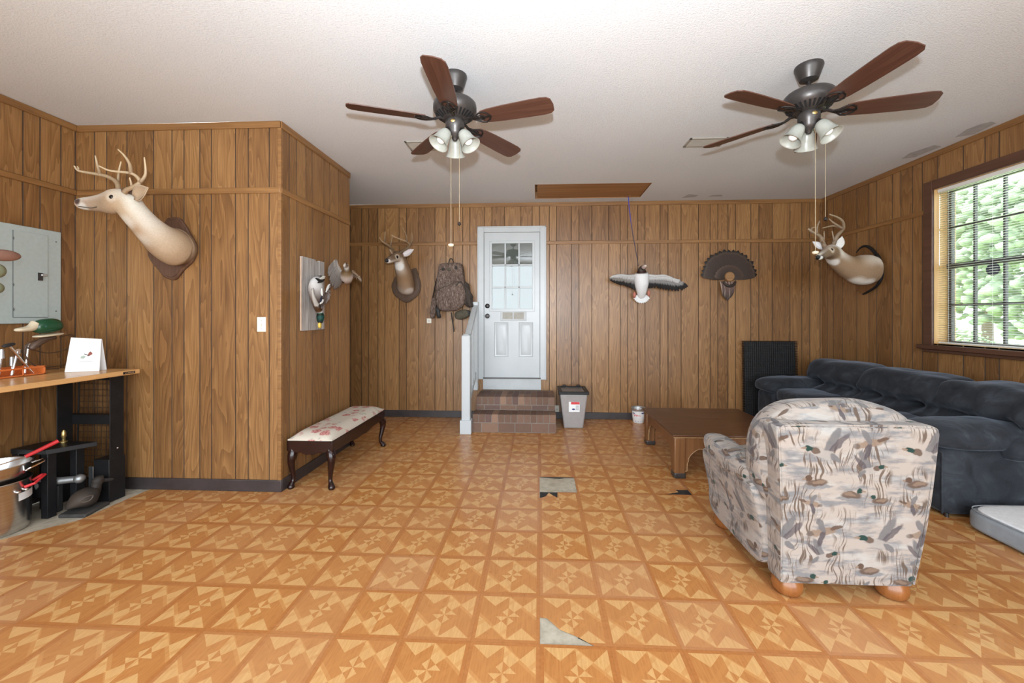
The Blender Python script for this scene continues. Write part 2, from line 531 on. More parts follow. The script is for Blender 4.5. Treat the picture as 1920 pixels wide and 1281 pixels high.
M['bun'] = wood('honey_bun_foot', (0.20, 0.066, 0.017), (0.30, 0.115, 0.034), 0.22, 2, 0.5)
M['velvet'] = m_velvet()
M['floral'] = m_floral()
M['mahog'] = wood('dark_mahogany', (0.009, 0.003, 0.0025), (0.024, 0.007, 0.0055), 0.18, 1, 0.7)
t = NT('worn_walnut_table')
_f = t.noise(t.map(t.obj(), sc=(1.3, 27, 27)), 1.0, 5.0, 0.62, 0.6)
_c = t.ramp(_f, [(0.28, (0.050, 0.019, 0.008)), (0.72, (0.125, 0.050, 0.021))])
_w = t.noise(t.map(t.obj(), sc=(3, 6, 1)), 1.0, 6.0, 0.75)
_c = t.mix(t.rng(_w, 0.55, 0.75, 0, 0.6), _c, (0.22, 0.14, 0.095))
t.col(_c)
M['tablew'] = t.set(0.30, 0, 0.45)
M['tabler'] = wood('table_apron_wood', (0.12, 0.048, 0.017), (0.24, 0.11, 0.043), 0.32, 2, 0.6)
M['gilt'] = simple('rubbed_edge_wood', (0.42, 0.27, 0.13), 0.4, var=0.3, scale=60)
M['greyplastic'] = simple('grey_bin_plastic', (0.30, 0.275, 0.265), 0.5, var=0.06)
M['smoke'] = simple('smoky_lid_plastic', (0.11, 0.10, 0.095), 0.3, var=0.3, scale=14)
M['inkred'] = simple('red_print', (0.62, 0.055, 0.06), 0.6)
M['inkblue'] = simple('navy_print', (0.035, 0.050, 0.17), 0.6)
M['inkgrey'] = simple('grey_print', (0.33, 0.34, 0.36), 0.6)
M['galv'] = simple('galvanised_tin', (0.55, 0.58, 0.60), 0.3, 0.8, var=0.08)
M['bedgrey'] = simple('grey_bed_fabric', (0.28, 0.305, 0.33), 0.85, var=0.12, scale=10, bump=0.2)
M['fleece'] = simple('white_fleece', (0.78, 0.79, 0.80), 0.95, var=0.06, scale=50, bump=0.8)
M['vent'] = simple('cream_vent_enamel', (0.33, 0.315, 0.28), 0.5, var=0.08)
M['ventd'] = simple('vent_shadow_gap', (0.14, 0.125, 0.11), 0.8)
M['grille'] = simple('beige_grille', (0.38, 0.35, 0.29), 0.6)
M['turkey'] = vcol('turkey_feathers', 0.55, 0.35, 0.3, 90.0)
M['zinc'] = simple('grey_cast_metal', (0.30, 0.31, 0.31), 0.4, 0.7)
M['pink'] = simple('pinkish_brown_glaze', (0.26, 0.135, 0.10), 0.4)
M['moss'] = simple('olive_green_glaze', (0.16, 0.17, 0.10), 0.5)
M['wire'] = simple('brown_wire', (0.075, 0.042, 0.024), 0.5)
M['leaf'] = simple('tree_leaves', (0.25, 0.31, 0.20), 0.7, var=0.5, scale=3)
M['bark'] = simple('tree_bark', (0.16, 0.12, 0.09), 0.9)
M['lawn'] = simple('lawn', (0.34, 0.42, 0.16), 0.9, var=0.3, scale=2)
M['drive'] = simple('bounce_driveway', (0.48, 0.46, 0.42), 0.9)
M['brick'] = vcol('old_red_brick', 0.85, 0.2, 0.5, 45.0)
M['mortar'] = simple('mortar', (0.23, 0.19, 0.16), 0.9)
M['curtain'] = simple('grey_sheer_curtain', (0.20, 0.205, 0.195), 0.8, var=0.05)
M['hallwall'] = simple('pale_hall_paint', (0.72, 0.72, 0.70), 0.7, var=0.02)


# ------------------------------------------------------------------ mesh builder
class MB:
    def __init__(s, off=(0, 0, 0)):
        s.v = []; s.f = []; s.mi = []; s.c = []; s.off = Vector(off)
        s.tone = []

    def vert(s, p, c=(1, 1, 1)):
        s.v.append(Vector(p) - s.off); s.c.append(c)
        return len(s.v) - 1

    def face(s, idx, mi=0, tone=0.5):
        s.f.append(tuple(idx)); s.mi.append(mi); s.tone.append(tone)

    def hexa(s, b, t, mi=0, c=(1, 1, 1)):
        i = [s.vert(p, c) for p in list(b) + list(t)]
        for q in ((3, 2, 1, 0), (4, 5, 6, 7), (0, 1, 5, 4), (1, 2, 6, 5), (2, 3, 7, 6), (3, 0, 4, 7)):
            s.face([i[k] for k in q], mi)

    def box(s, x0, x1, y0, y1, z0, z1, mi=0, c=(1, 1, 1), X=None):
        b = [Vector(p) for p in ((x0, y0, z0), (x1, y0, z0), (x1, y1, z0), (x0, y1, z0))]
        t = [Vector(p) for p in ((x0, y0, z1), (x1, y0, z1), (x1, y1, z1), (x0, y1, z1))]
        if X is not None:
            b = [X @ p for p in b]; t = [X @ p for p in t]
        s.hexa(b, t, mi, c)

    def rings(s, rings, closed=True, cap=True, mi=0, cols=None):
        ids = []
        for k, r in enumerate(rings):
            ids.append([s.vert(p, (cols[k][j] if cols else (1, 1, 1))) for j, p in enumerate(r)])
        n = len(rings[0])
        for a, b in zip(ids, ids[1:]):
            for j in range(n if closed else n - 1):
                s.face((a[j], a[(j + 1) % n], b[(j + 1) % n], b[j]), mi)
        if cap and closed:
            s.face(list(reversed(ids[0])), mi); s.face(ids[-1], mi)
        return ids

    def lathe(s, prof, n=24, X=None, mi=0, cap=True):
        X = X or Matrix()
        rs = []
        for r, z in prof:
            rs.append([X @ Vector((max(r, 1e-4) * math.cos(2 * math.pi * j / n), max(r, 1e-4) * math.sin(2 * math.pi * j / n), z)) for j in range(n)])
        s.rings(rs, True, cap, mi)

    def tube(s, pts, r, n=8, mi=0, cols=None, flat=1.0):
        pts = [Vector(p) for p in pts]
        m = len(pts)
        rr = r if isinstance(r, (list, tuple)) else [r] * m
        up = Vector((0.31, 0.17, 0.93)).normalized()
        rs = []; cs = []
        pu = None
        for i, p in enumerate(pts):
            tg = (pts[min(i + 1, m - 1)] - pts[max(i - 1, 0)])
            tg = tg.normalized() if tg.length > 1e-9 else Vector((0, 0, 1))
            a = pu if pu is not None else up
            u = a - tg * a.dot(tg)
            if u.length < 1e-4: u = tg.orthogonal()
            u.normalize(); pu = u
            v = tg.cross(u)
            rs.append([p + (u * math.cos(2 * math.pi * j / n) + v * math.sin(2 * math.pi * j / n) * flat) * rr[i] for j in range(n)])
            if cols: cs.append([cols[i]] * n)
        s.rings(rs, True, True, mi, cs if cols else None)

    def prism(s, poly, d0, d1, X=None, mi=0, c=(1, 1, 1)):
        X = X or Matrix()
        a = [s.vert(X @ Vector((p[0], p[1], d0)), c) for p in poly]
        b = [s.vert(X @ Vector((p[0], p[1], d1)), c) for p in poly]
        n = len(poly)
        s.face(list(reversed(a)), mi); s.face(b, mi)
        for j in range(n):
            s.face((a[j], a[(j + 1) % n], b[(j + 1) % n], b[j]), mi)

    def sphere(s, c, r, n=16, m=10, X=None, mi=0, col=(1, 1, 1)):
        rx, ry, rz = r if isinstance(r, (tuple, list)) else (r, r, r)
        X = X or Matrix()
        rs = []
        for i in range(m + 1):
            a = math.pi * (0.002 + 0.996 * i / m)
            rs.append([Vector(c) + X @ Vector((rx * math.sin(a) * math.cos(2 * math.pi * j / n), ry * math.sin(a) * math.sin(2 * math.pi * j / n), -rz * math.cos(a))) for j in range(n)])
        s.rings(rs, True, True, mi, [[col] * n] * (m + 1))

    def soft(s, c, h, pw=4.0, n=12, X=None, amp=0.0, fs=6.0, mi=0, fn=None):
        """rounded cushion block: centre c, half sizes h"""
        X = X or Matrix(); c = Vector(c); seen = {}
        def vid(i, j, k):
            key = (i, j, k)
            if key not in seen:
                p = Vector((2 * i / n - 1, 2 * j / n - 1, 2 * k / n - 1))
                r = (abs(p.x) ** pw + abs(p.y) ** pw + abs(p.z) ** pw) ** (1 / pw)
                p = p / r
                q = Vector((p.x * h[0], p.y * h[1], p.z * h[2]))
                if fn: q = fn(q, p)
                if amp:
                    q += q.normalized() * amp * noise.noise((q + c) * fs)
                seen[key] = s.vert(c + X @ q)
            return seen[key]
        for i in range(n):
            for j in range(n):
                for (a, flip) in ((0, True), (n, False)):
                    for ax in range(3):
                        def g(u, v):
                            q = [0, 0, 0]; q[ax] = a; q[(ax + 1) % 3] = u; q[(ax + 2) % 3] = v
                            return vid(*q)
                        l = [g(i, j), g(i + 1, j), g(i + 1, j + 1), g(i, j + 1)]
                        s.face(reversed(l) if flip else l, mi)

    def feather(s, root, tip, wd, nrm, c0, c1, th=0.003, bend=0.0, k=6, tipw=0.5, band=None):
        root = Vector(root); tip = Vector(tip); nrm = Vector(nrm).normalized()
        ax = tip - root; L = ax.length; a = ax.normalized(); sd = a.cross(nrm).normalized()
        rs = []; cs = []
        for i in range(k + 1):
            t = i / k
            wv = wd * (0.35 + 0.65 * min(1, t * 2.2)) * (1.0 if t < 0.75 else max(0.05, math.sqrt(max(0, 1 - ((t - 0.75) / 0.25) ** 2)) * (1 - tipw) + tipw * (1 - (t - 0.75) / 0.25)))
            cpt = root + a * (L * t) + nrm * (bend * math.sin(math.pi * t))
            rs.append([cpt - sd * wv, cpt + nrm * th, cpt + sd * wv, cpt - nrm * th])
            f = t * t
            col = tuple(c0[q] * (1 - f) + c1[q] * f for q in range(3))
            if band:
                for (b0, b1, bc) in band:
                    if b0 <= t <= b1: col = bc
            cs.append([col] * 4)
        s.rings(rs, True, True, 0, cs)

    def build(s, name, mat, parent=None, smooth=40, bevel=0.0, seg=2, sub=0, uv=False, solid=0.0):
        me = bpy.data.meshes.new(name)
        me.from_pydata([tuple(v) for v in s.v], [], s.f)
        mats = mat if isinstance(mat, (list, tuple)) else [mat]
        for m in mats: me.materials.append(M[m] if isinstance(m, str) else m)
        me.polygons.foreach_set('material_index', s.mi)
        if any(c != (1, 1, 1) for c in s.c):
            at = me.color_attributes.new('Col', 'FLOAT_COLOR', 'POINT')
            at.data.foreach_set('color', [q for c in s.c for q in (*c, 1.0)])
        if any(t != 0.5 for t in s.tone):
            at = me.attributes.new('tone', 'FLOAT', 'FACE')
            at.data.foreach_set('value', s.tone)
        if uv:
            ul = me.uv_layers.new(name='UVMap')
            for p in me.polygons:
                nx, ny, nz = (abs(q) for q in p.normal)
                for li in p.loop_indices:
                    co = me.vertices[me.loops[li].vertex_index].co
                    if ny >= nx * 0.8 and ny >= nz: q = (co.x, co.z)
                    elif nx >= nz: q = (co.y + 0.31, co.z)
                    else: q = (co.x, co.y + co.z * 0.3)
                    ul.data[li].uv = q
        bm = bmesh.new(); bm.from_mesh(me)
        bmesh.ops.recalc_face_normals(bm, faces=bm.faces)
        bm.to_mesh(me); bm.free()
        if smooth:
            me.shade_smooth()
            if smooth < 180: me.set_sharp_from_angle(angle=R(smooth))
        o = bpy.data.objects.new(name, me)
        COL.objects.link(o)
        if parent is not None: o.parent = parent
        if bevel:
            b = o.modifiers.new('bevel', 'BEVEL'); b.width = bevel; b.segments = seg; b.limit_method = 'ANGLE'; b.angle_limit = R(40)
            if smooth: b.harden_normals = False
        if sub:
            q = o.modifiers.new('sub', 'SUBSURF'); q.levels = sub; q.render_levels = sub
        if solid:
            q = o.modifiers.new('solid', 'SOLIDIFY'); q.thickness = solid
        return o


def thing(name, label, cat, loc=(0, 0, 0), rotz=0.0, group=None):
    o = bpy.data.objects.new(name, None)
    o.empty_display_size = 0.1
    COL.objects.link(o)
    o.location = loc; o.rotation_euler = (0, 0, rotz)
    tag(o, label, cat, group)
    return o


def tag(o, label, cat, group=None):
    o['label'] = label; o['category'] = cat
    if group: o['group'] = group
    return o


def struct(o, label=None):
    o['kind'] = 'structure'
    if label: o['label'] = label
    return o


def cr(pts, k=5):
    """Catmull-Rom through points (vectors or tuples of floats)"""
    P = [tuple(p) for p in pts]
    P = [P[0]] + P + [P[-1]]
    out = []
    for i in range(1, len(P) - 2):
        for j in range(k):
            t = j / k
            out.append(tuple(0.5 * (2 * b + (c - a) * t + (2 * a - 5 * b + 4 * c - d) * t * t + (3 * b - a - 3 * c + d) * t ** 3)
                             for a, b, c, d in zip(P[i - 1], P[i], P[i + 1], P[i + 2])))
    out.append(P[-2])
    return out


def lerp(a, b, t): return a + (b - a) * t


def sst(a, b, x):
    t = min(1, max(0, (x - a) / (b - a))); return t * t * (3 - 2 * t)


# ------------------------------------------------------------------ room shell
YB, XR, XS, YF, XL, ZC = 5.64, 3.823, -2.105, 3.185, -3.856, 3.02
YFRONT, YEND = -1.5, 4.38
STRIPZ = 2.457
OFFS = [0.0, 0.104, 0.240, 0.340, 0.545, 0.652, 0.829, 1.062]    # groove spacing in one 1.219 m sheet
PW = 1.2192


def grooves(u0, u1, phase):
    out = []
    k0 = int(math.floor((u0 - phase) / PW)) - 1
    for k in range(k0, k0 + 12):
        for o in OFFS:
            u = phase + k * PW + o
            if u0 + 0.02 < u < u1 - 0.02: out.append(u)
    return sorted(out)


def panel_wall(name, origin, udir, ndir, u0, u1, phase, hole=None, gw=0.0040, gd=0.004, seed=1):
    """grooved plank panelling; udir along the wall, ndir into the room; upper and lower sheet"""
    rnd = random.Random(seed)
    mb = MB()
    O = Vector(origin); U = Vector(udir); Nn = Vector(ndir); Z = Vector((0, 0, 1))

    def quad(a, b, z0, z1, da, db, mi, tone):
        i = [mb.vert(O + U * a - Nn * da + Z * z0), mb.vert(O + U * b - Nn * db + Z * z0), mb.vert(O + U * b - Nn * db + Z * z1), mb.vert(O + U * a - Nn * da + Z * z1)]
        mb.face(i, mi, tone)
    for (zl, zh) in ((0.0, STRIPZ), (STRIPZ, ZC)):
        g = grooves(u0, u1, phase)
        segs = []; cur = u0
        for u in g:
            segs.append((cur, u - gw, 'p')); segs.append((u - gw, u, 'l')); segs.append((u, u + gw, 'r')); cur = u + gw
        segs.append((cur, u1, 'p'))
        for a, b, k in segs:
            tone = rnd.random() * 0.98 + 0.01
            pieces = [(a, b)]
            if hole:
                cuts = sorted({a, b} | {h for h in hole[:2] if a < h < b})
                pieces = list(zip(cuts, cuts[1:]))
            for (pa, pb) in pieces:
                zs = [(zl, zh)]
                if hole and pa >= hole[0] - 1e-6 and pb <= hole[1] + 1e-6:
                    zs = []
                    if zl < hole[2]: zs.append((zl, min(zh, hole[2])))
                    if zh > hole[3]: zs.append((max(zl, hole[3]), zh))
                da, db = (0, 0) if k == 'p' else ((0, gd) if k == 'l' else (gd, 0))
                for z0, z1 in zs: quad(pa, pb, z0, z1, da, db, 0 if k == 'p' else 1, tone)
    o = mb.build(name, ['panel', 'groove'], smooth=0)
    return struct(o)


WY0, WY1, WZ0, WZ1 = 3.14, 4.09, 1.165, 2.655          # window opening
panel_wall('wall_back', (0, YB, 0), (1, 0, 0), (0, -1, 0), XL, XR, -0.098, seed=3)
panel_wall('wall_right', (XR, 0, 0), (0, 1, 0), (-1, 0, 0), YFRONT, YB, 4.21, hole=(WY0, WY1, WZ0, WZ1), seed=5)
panel_wall('wall_left', (XL, 0, 0), (0, 1, 0), (1, 0, 0), YFRONT, YB, 2.83, seed=8)
panel_wall('wall_closet_front', (0, YF, 0), (1, 0, 0), (0, -1, 0), XL, XS, -3.03, seed=11)
panel_wall('wall_closet_side', (XS, 0, 0), (0, 1, 0), (1, 0, 0), YF, YEND, 3.30, seed=14)
panel_wall('wall_closet_rear', (0, YEND, 0), (1, 0, 0), (0, 1, 0), XL, XS, -3.03, seed=15)

# ceiling with the hatch hole
HX0, HX1, HY0, HY1 = -0.055, 1.345, 4.865, 5.455
mb = MB()
for (a, b, c, d) in ((XL, XR, YFRONT, HY0), (XL, HX0, HY0, HY1), (HX1, XR, HY0, HY1), (XL, XR, HY1, YB)):
    i = [mb.vert(p) for p in ((a, c, ZC), (a, d, ZC), (b, d, ZC), (b, c, ZC))]
    mb.face(i)
ceil = struct(mb.build('ceiling', 'ceil', smooth=0))
# scraped grey patches along the ceiling edges
for (name, px) in (('patch', [(1790, 258), (1826, 252), (1850, 240), (1868, 231), (1860, 228), (1838, 233), (1812, 243)]),
                   ('patch', [(1690, 298), (1715, 295), (1742, 284), (1766, 275), (1752, 272), (1725, 281), (1706, 287)]),
                   ('patch', [(1278, 371), (1302, 370), (1310, 366), (1292, 364)]),
                   ('patch', [(1326, 369), (1356, 368), (1352, 365), (1336, 366)])):
    mb = MB()
    P = [PZ(x, y, ZC - 0.0015) for x, y in px]
    P = [Vector((min(p.x, XR - 0.003), min(p.y, YB - 0.003), p.z)) for p in P]
    mb.face([mb.vert(p) for p in P])
    mb.build(name, 'patch', ceil, smooth=0)
# a faint drywall seam line across the ceiling
mb = MB(); mb.box(0.40, 0.403, 0.3, 4.7, ZC - 0.0006, ZC)
mb.build('seam', 'ceil', ceil, smooth=0)

# floor: concrete slab with vinyl tiles laid over it; broken tiles cut as polygons
mb = MB(); mb.box(XL - 0.3, XR + 0.3, YFRONT, YB + 0.3, -0.15, -0.003)
floor = struct(mb.build('floor', 'concrete', smooth=0))
TS = 0.3048


def edge_x(y):
    pts = [(1.9, -3.75), (2.415, -3.45), (2.50, -3.34), (2.60, -3.215), (2.75, -3.225), (3.0, -3.215), (3.2, -3.2), (9, -4)]
    if y < pts[0][0]: return -4.0
    for (a, xa), (b, xb) in zip(pts, pts[1:]):
        if a <= y <= b: return lerp(xa, xb, (y - a) / (b - a))
    return -4.0


mb = MB()
gx0, gy0 = 0.003, 2.063
row2 = gy0 + 5 * TS      # rows used by the damaged tiles
holes = {}
for i in range(-14, 14):
    for j in range(-13, 13):
        x0, x1 = gx0 + i * TS, gx0 + (i + 1) * TS
        y0, y1 = gy0 + j * TS, gy0 + (j + 1) * TS
        x0, x1 = max(x0, XL - 0.02), min(x1, XR + 0.02); y0, y1 = max(y0, YFRONT), min(y1, YB + 0.02)
        if x1 - x0 < 1e-4 or y1 - y0 < 1e-4: continue
        poly = [(x0, y0), (x1, y0), (x1, y1), (x0, y1)]
        if i == 0 and j == 4:              # whole tile gone by the steps side
            continue
        if i == 0 and j == 3:              # ragged bite at its back left corner
            poly = [(x0, y0), (x1, y0), (x1, y1), (x0 + 0.145, y1), (x0 + 0.14, y1 - 0.10), (x0 + 0.105, y1 - 0.06), (x0 + 0.075, y1 - 0.015), (x0 + 0.05, y1 - 0.08), (x0, y1 - 0.115)]
        if i == 0 and j == -1:             # near torn triangle
            poly = [(x1, y0), (x1, y1), (x0, y1), (x0, y0 + 0.155), (x0 + 0.035, y0 + 0.150), (x0 + 0.09, y0 + 0.085), (x0 + 0.17, y0 + 0.045), (x0 + 0.235, y0)]
        if i == 3 and j == 4:              # dark sliver near the table leg
            poly = [(x0 + 0.10, y0 + 0.002), (x0 + 0.215, y0 + 0.048), (x0 + 0.20, y0 + 0.085), (x1 - 0.004, y0 + 0.092), (x1, y1), (x0, y1), (x0, y0)]
        xa, xb = edge_x(y0), edge_x(y1)
        if x0 < max(xa, xb) and y1 > 1.9:
            if x1 <= min(xa, xb): continue
            side = lambda p: p[0] - lerp(xa, xb, (p[1] - y0) / (y1 - y0))
            out = []
            for p, q in zip(poly, poly[1:] + poly[:1]):
                sp, sq = side(p), side(q)
                if sp >= 0: out.append(p)
                if sp * sq < 0:
                    f = sp / (sp - sq); out.append((lerp(p[0], q[0], f), lerp(p[1], q[1], f)))
            if len(out) < 3: continue
            poly = out
        mb.face([mb.vert((p[0], p[1], 0.0)) for p in poly])
mb.build('vinyl_tiles', 'tile', floor, smooth=0)
# black adhesive showing in the broken places
mb = MB()
for poly in ([(0.006, gy0 + 4 * TS - 0.12), (0.148, gy0 + 4 * TS - 0.12), (0.148, gy0 + 4 * TS + 0.0), (0.006, gy0 + 4 * TS)],
             [(0.18, gy0 + 5 * TS - 0.03), (0.22, gy0 + 5 * TS - 0.012), (0.31, gy0 + 5 * TS - 0.008), (0.31, gy0 + 5 * TS), (0.006, gy0 + 5 * TS), (0.006, gy0 + 5 * TS - 0.006)],
             [(gx0 + 3 * TS, gy0 + 4 * TS), (gx0 + 4 * TS, gy0 + 4 * TS), (gx0 + 4 * TS, gy0 + 4.4 * TS), (gx0 + 3 * TS, gy0 + 4.4 * TS)],
             [(0.17, gy0 - 0.262), (0.235, gy0 - 0.30), (0.243, gy0 - 0.294), (0.185, gy0 - 0.25)]):
    mb.face([mb.vert((p[0], p[1], -0.0022)) for p in poly])
mb.build('adhesive', 'backing', floor, smooth=0)


def trim(name, x0, x1, y0, y1, z0, z1, mat, bev=0.004):
    mb = MB(); mb.box(x0, x1, y0, y1, z0, z1)
    return struct(mb.build(name, mat, bevel=bev))


# crown strips, mid battens, corner strips
th = 0.012
crown = 0.055
k = 1
for (a, b, c, d, mt) in ((XL, XR, YB - th, YB, 'trimwood'), (XR - th, XR, YFRONT, YB - th, 'trimwoody'), (XL, XL + th, YFRONT, YF - th, 'trimwoody'),
                         (XL, XS, YF - th, YF, 'trimwood'), (XS, XS + th, YF, YEND, 'trimwoody')):
    trim('trim_%d' % k, a, b, c, d, ZC - crown, ZC, mt); k += 1
for (a, b, c, d, mt) in ((XL, -0.86, YB - th, YB, 'trimwood'), (0.095, XR, YB - th, YB, 'trimwood'), (XR - th, XR, WY1 + 0.085, YB - th, 'trimwoody'), (XR - th, XR, YFRONT, WY0 - 0.085, 'trimwoody'),
                         (XL, XL + th, YFRONT, YF - th, 'trimwoody'), (XL, XS, YF - th, YF, 'trimwood'), (XS, XS + th, YF, YEND, 'trimwoody')):
    trim('trim_%d' % k, a, b, c, d, STRIPZ - 0.024, STRIPZ + 0.024, mt, 0.006); k += 1
trim('trim_%d' % k, XS - 0.022, XS + 0.008, YF - 0.008, YF + 0.022, 0.09, ZC - crown, M['trimwood'], 0.004); k += 1

bh = 0.095
trim('baseboard_back', XL, -0.82, YB - 0.014, YB, 0, bh, 'base')
trim('baseboard_back_right', 0.215, XR, YB - 0.014, YB, 0, bh, 'base')
trim('baseboard_right', XR - 0.014, XR, YFRONT, YB - 0.014, 0, bh, 'base')
trim('baseboard_closet_front', XL, XS + 0.014, YF - 0.014, YF, 0, bh, 'base')
trim('baseboard_closet_side', XS, XS + 0.014, YF, YEND, 0, bh, 'base')
trim('baseboard_left', XL, XL + 0.014, YFRONT, YF - 0.014, 0, bh, 'base')

# ------------------------------------------------------------------ outside
mb = MB(); mb.box(-30, 60, -40, YFRONT, -0.30, -0.03)
struct(mb.build('bounce_driveway', 'drive', smooth=0))  # unseen ground behind the camera, added for bounce and reflection
mb = MB(); mb.box(XR + 0.35, 60, YFRONT, 60, -0.30, -0.10)
struct(mb.build('lawn', 'lawn', smooth=0))
rt = random.Random(21)


def tree(x, y, h, rad, label, n=260, trunk=0.0):
    t = thing('tree', label, 'tree', (x, y, -0.1), 0, None)
    mb = MB((x, y, -0.1))
    if trunk:
        b = MB(); b.tube([(0, 0, 0), (0.03, 0, h * 0.4), (0, 0.05, h * 0.75)], [trunk, trunk * 0.8, trunk * 0.4], 8)
        b.build('trunk', 'bark', t)
    mb = MB()
    for i in range(n):
        a = rt.random() * 6.283; e = math.acos(rt.uniform(-1, 1)); q = rad * (0.6 + 0.4 * rt.random())
        c = Vector((q * math.sin(e) * math.cos(a), q * math.sin(e) * math.sin(a), h - rad * 0.9 + q * math.cos(e) * 0.95))
        if c.z < 0.15: c.z = 0.15 + rt.random() * 0.3
        s = rad * rt.uniform(0.035, 0.095)
        X = Matrix.Rotation(rt.random() * 6.28, 4, 'Z') @ Matrix.Rotation(rt.uniform(-1, 1), 4, 'X')
        mb.sphere(c, (s, s * 0.8, s * 0.55), 6, 4, X)
    mb.build('foliage', 'leaf', t, smooth=180)


tree(13.5, 10.5, 5.5, 2.6, 'broad leafy tree beyond the window, left of the view', 1100, 0.16)
tree(19.5, 18.5, 7.0, 3.2, 'tallest hazy green tree far behind through the blinds', 900, 0.2)
tree(10.5, 10.6, 1.25, 0.75, 'low rounded garden bush outside the window', 400)

# ------------------------------------------------------------------ window
mb = MB()
cw = 0.088
mb.box(XR - 0.022, XR, WY1, WY1 + cw, WZ0 - 0.02, WZ1 + cw)
mb.box(XR - 0.022, XR, WY0 - cw, WY0, WZ0 - 0.02, WZ1 + cw)
mb.box(XR - 0.022, XR, WY0, WY1, WZ1, WZ1 + cw)
win = struct(mb.build('window_1', 'trimdark', bevel=0.005))
mb = MB(); mb.box(XR - 0.065, XR + 0.10, WY0 - cw - 0.03, WY1 + cw + 0.03, WZ0 - 0.055, WZ0 - 0.012); mb.box(XR - 0.03, XR, WY0 - cw, WY1 + cw, WZ0 - 0.085, WZ0 - 0.055)
mb.build('window_sill', 'trimdark', win, bevel=0.006)
mb = MB()
for (a, b, c, d) in ((WY1 - 0.001, WY1 + 0.02, WZ0, WZ1), (WY0 - 0.02, WY0 + 0.001, WZ0, WZ1), (WY0, WY1, WZ1 - 0.001, WZ1 + 0.02), (WY0, WY1, WZ0 - 0.02, WZ0)):
    mb.box(XR, XR + 0.20, a, b, c, d)
mb.build('jamb', 'jamb', win)
sx0, sx1 = XR + 0.125, XR + 0.150
ym = (WZ0 + WZ1) / 2
mb = MB()
mb.box(sx0, sx1 + 0.01, WY1 - 0.035, WY1, WZ0, WZ1); mb.box(sx0, sx1 + 0.01, WY0, WY0 + 0.035, WZ0, WZ1)
mb.box(sx0, sx1 + 0.01, WY0, WY1, WZ1 - 0.03, WZ1); mb.box(sx0, sx1 + 0.01, WY0, WY1, WZ0, WZ0 + 0.03)
mb.box(sx0 - 0.01, sx1 + 0.01, WY0, WY1, ym - 0.022, ym + 0.022)
pw_ = (WY1 - WY0) / 4
for i in (1, 2, 3): mb.box(sx0, sx1, WY0 + i * pw_ - 0.008, WY0 + i * pw_ + 0.008, WZ0, WZ1)
for z in ((WZ0 + ym) / 2, (WZ1 + ym) / 2): mb.box(sx0, sx1, WY0, WY1, z - 0.010, z + 0.010)
mb.build('sash', 'muntin', win)
mb = MB(); mb.box(sx0 + 0.010, sx0 + 0.014, WY0, WY1, WZ0, WZ1)
mb.build('pane', 'glass', win, smooth=0)
c = PX(1862, 505, sx0 + 0.005)
st = thing('round_sticker', 'round dark sticker on the lower window pane behind the blinds', 'sticker', c)
X = Matrix.Rotation(R(90), 4, 'Y')
mb = MB(); mb.lathe([(0.055, -0.001), (0.055, 0.001)], 24, X); mb.build('disc', simple('dark_navy_print', (0.03, 0.03, 0.055), 0.5), st)
mb = MB()
for dz in (-0.022, 0.0, 0.020): mb.box(-0.002, -0.001, -0.036, 0.030, dz - 0.005, dz + 0.005)
mb.build('stripe', 'inkgrey', st, smooth=0)

bl = thing('window_blind', 'white horizontal slat blind hanging inside the brown-trimmed window', 'blind', (XR + 0.045, (WY0 + WY1) / 2, WZ0))
mb = MB(); H = WZ1 - WZ0; hw = (WY1 - WY0) / 2 - 0.006
nsl = 68
for i in range(nsl):
    z = 0.03 + (H - 0.075) * i / (nsl - 1)
    rr = []
    for u in (-1, 0, 1):
        rr.append([Vector((u * 0.0125, yy, z + (0.0022 if u == 0 else 0) + u * 0.0006)) for yy in (-hw, hw)])
    mb.rings(rr, False, False)
mb.build('slats', 'blind', bl, smooth=180, solid=0.0008)
mb = MB(); mb.box(-0.02, 0.02, -hw, hw, H - 0.034, H - 0.002); mb.build('head_rail', 'blind', bl, bevel=0.003)
mb = MB(); mb.box(-0.013, 0.013, -hw, hw, 0.004, 0.018); mb.build('bottom_rail', 'blind', bl, bevel=0.003)
for yy in (hw - 0.1, 0.0, -hw + 0.1):
    mb = MB(); mb.tube([(-0.014, yy, 0.01), (-0.014, yy, H - 0.02)], 0.0009, 5); mb.build('ladder_cord', 'blind', bl)
mb = MB(); mb.tube([(-0.022, hw - 0.03, H - 0.02), (-0.026, hw - 0.03, H * 0.5)], 0.004, 8); mb.build('tilt_wand', 'glass', bl)

# ------------------------------------------------------------------ back door
DX0, DX1, DZ0, DZ1 = -0.775, 0.010, 0.572, 2.605
mb = MB()
mb.box(-0.856, DX0, YB - 0.03, YB, 0.545, 2.678); mb.box(DX1, 0.088, YB - 0.03, YB, 0.545, 2.678); mb.box(DX0, DX1, YB - 0.03, YB, DZ1, 2.678)
mb.box(-0.866, -0.848, YB - 0.036, YB, 0.545, 2.688); mb.box(0.080, 0.098, YB - 0.036, YB, 0.545, 2.688); mb.box(-0.866, 0.098, YB - 0.036, YB, 2.67, 2.688)
door = struct(mb.build('door_1', 'white', bevel=0.004))
GX0, GX1, GZ0, GZ1 = -0.668, -0.088, 1.525, 2.455
mb = MB()
yd = YB - 0.018
mb.box(DX0 + 0.004, GX0, yd, YB - 0.001, DZ0, DZ1 - 0.004); mb.box(GX1, DX1 - 0.004, yd, YB - 0.001, DZ0, DZ1 - 0.004)
mb.box(GX0, GX1, yd, YB - 0.001, DZ0, GZ0); mb.box(GX0, GX1, yd, YB - 0.001, GZ1, DZ1 - 0.004)
slab = mb.build('door_slab', 'white', door)
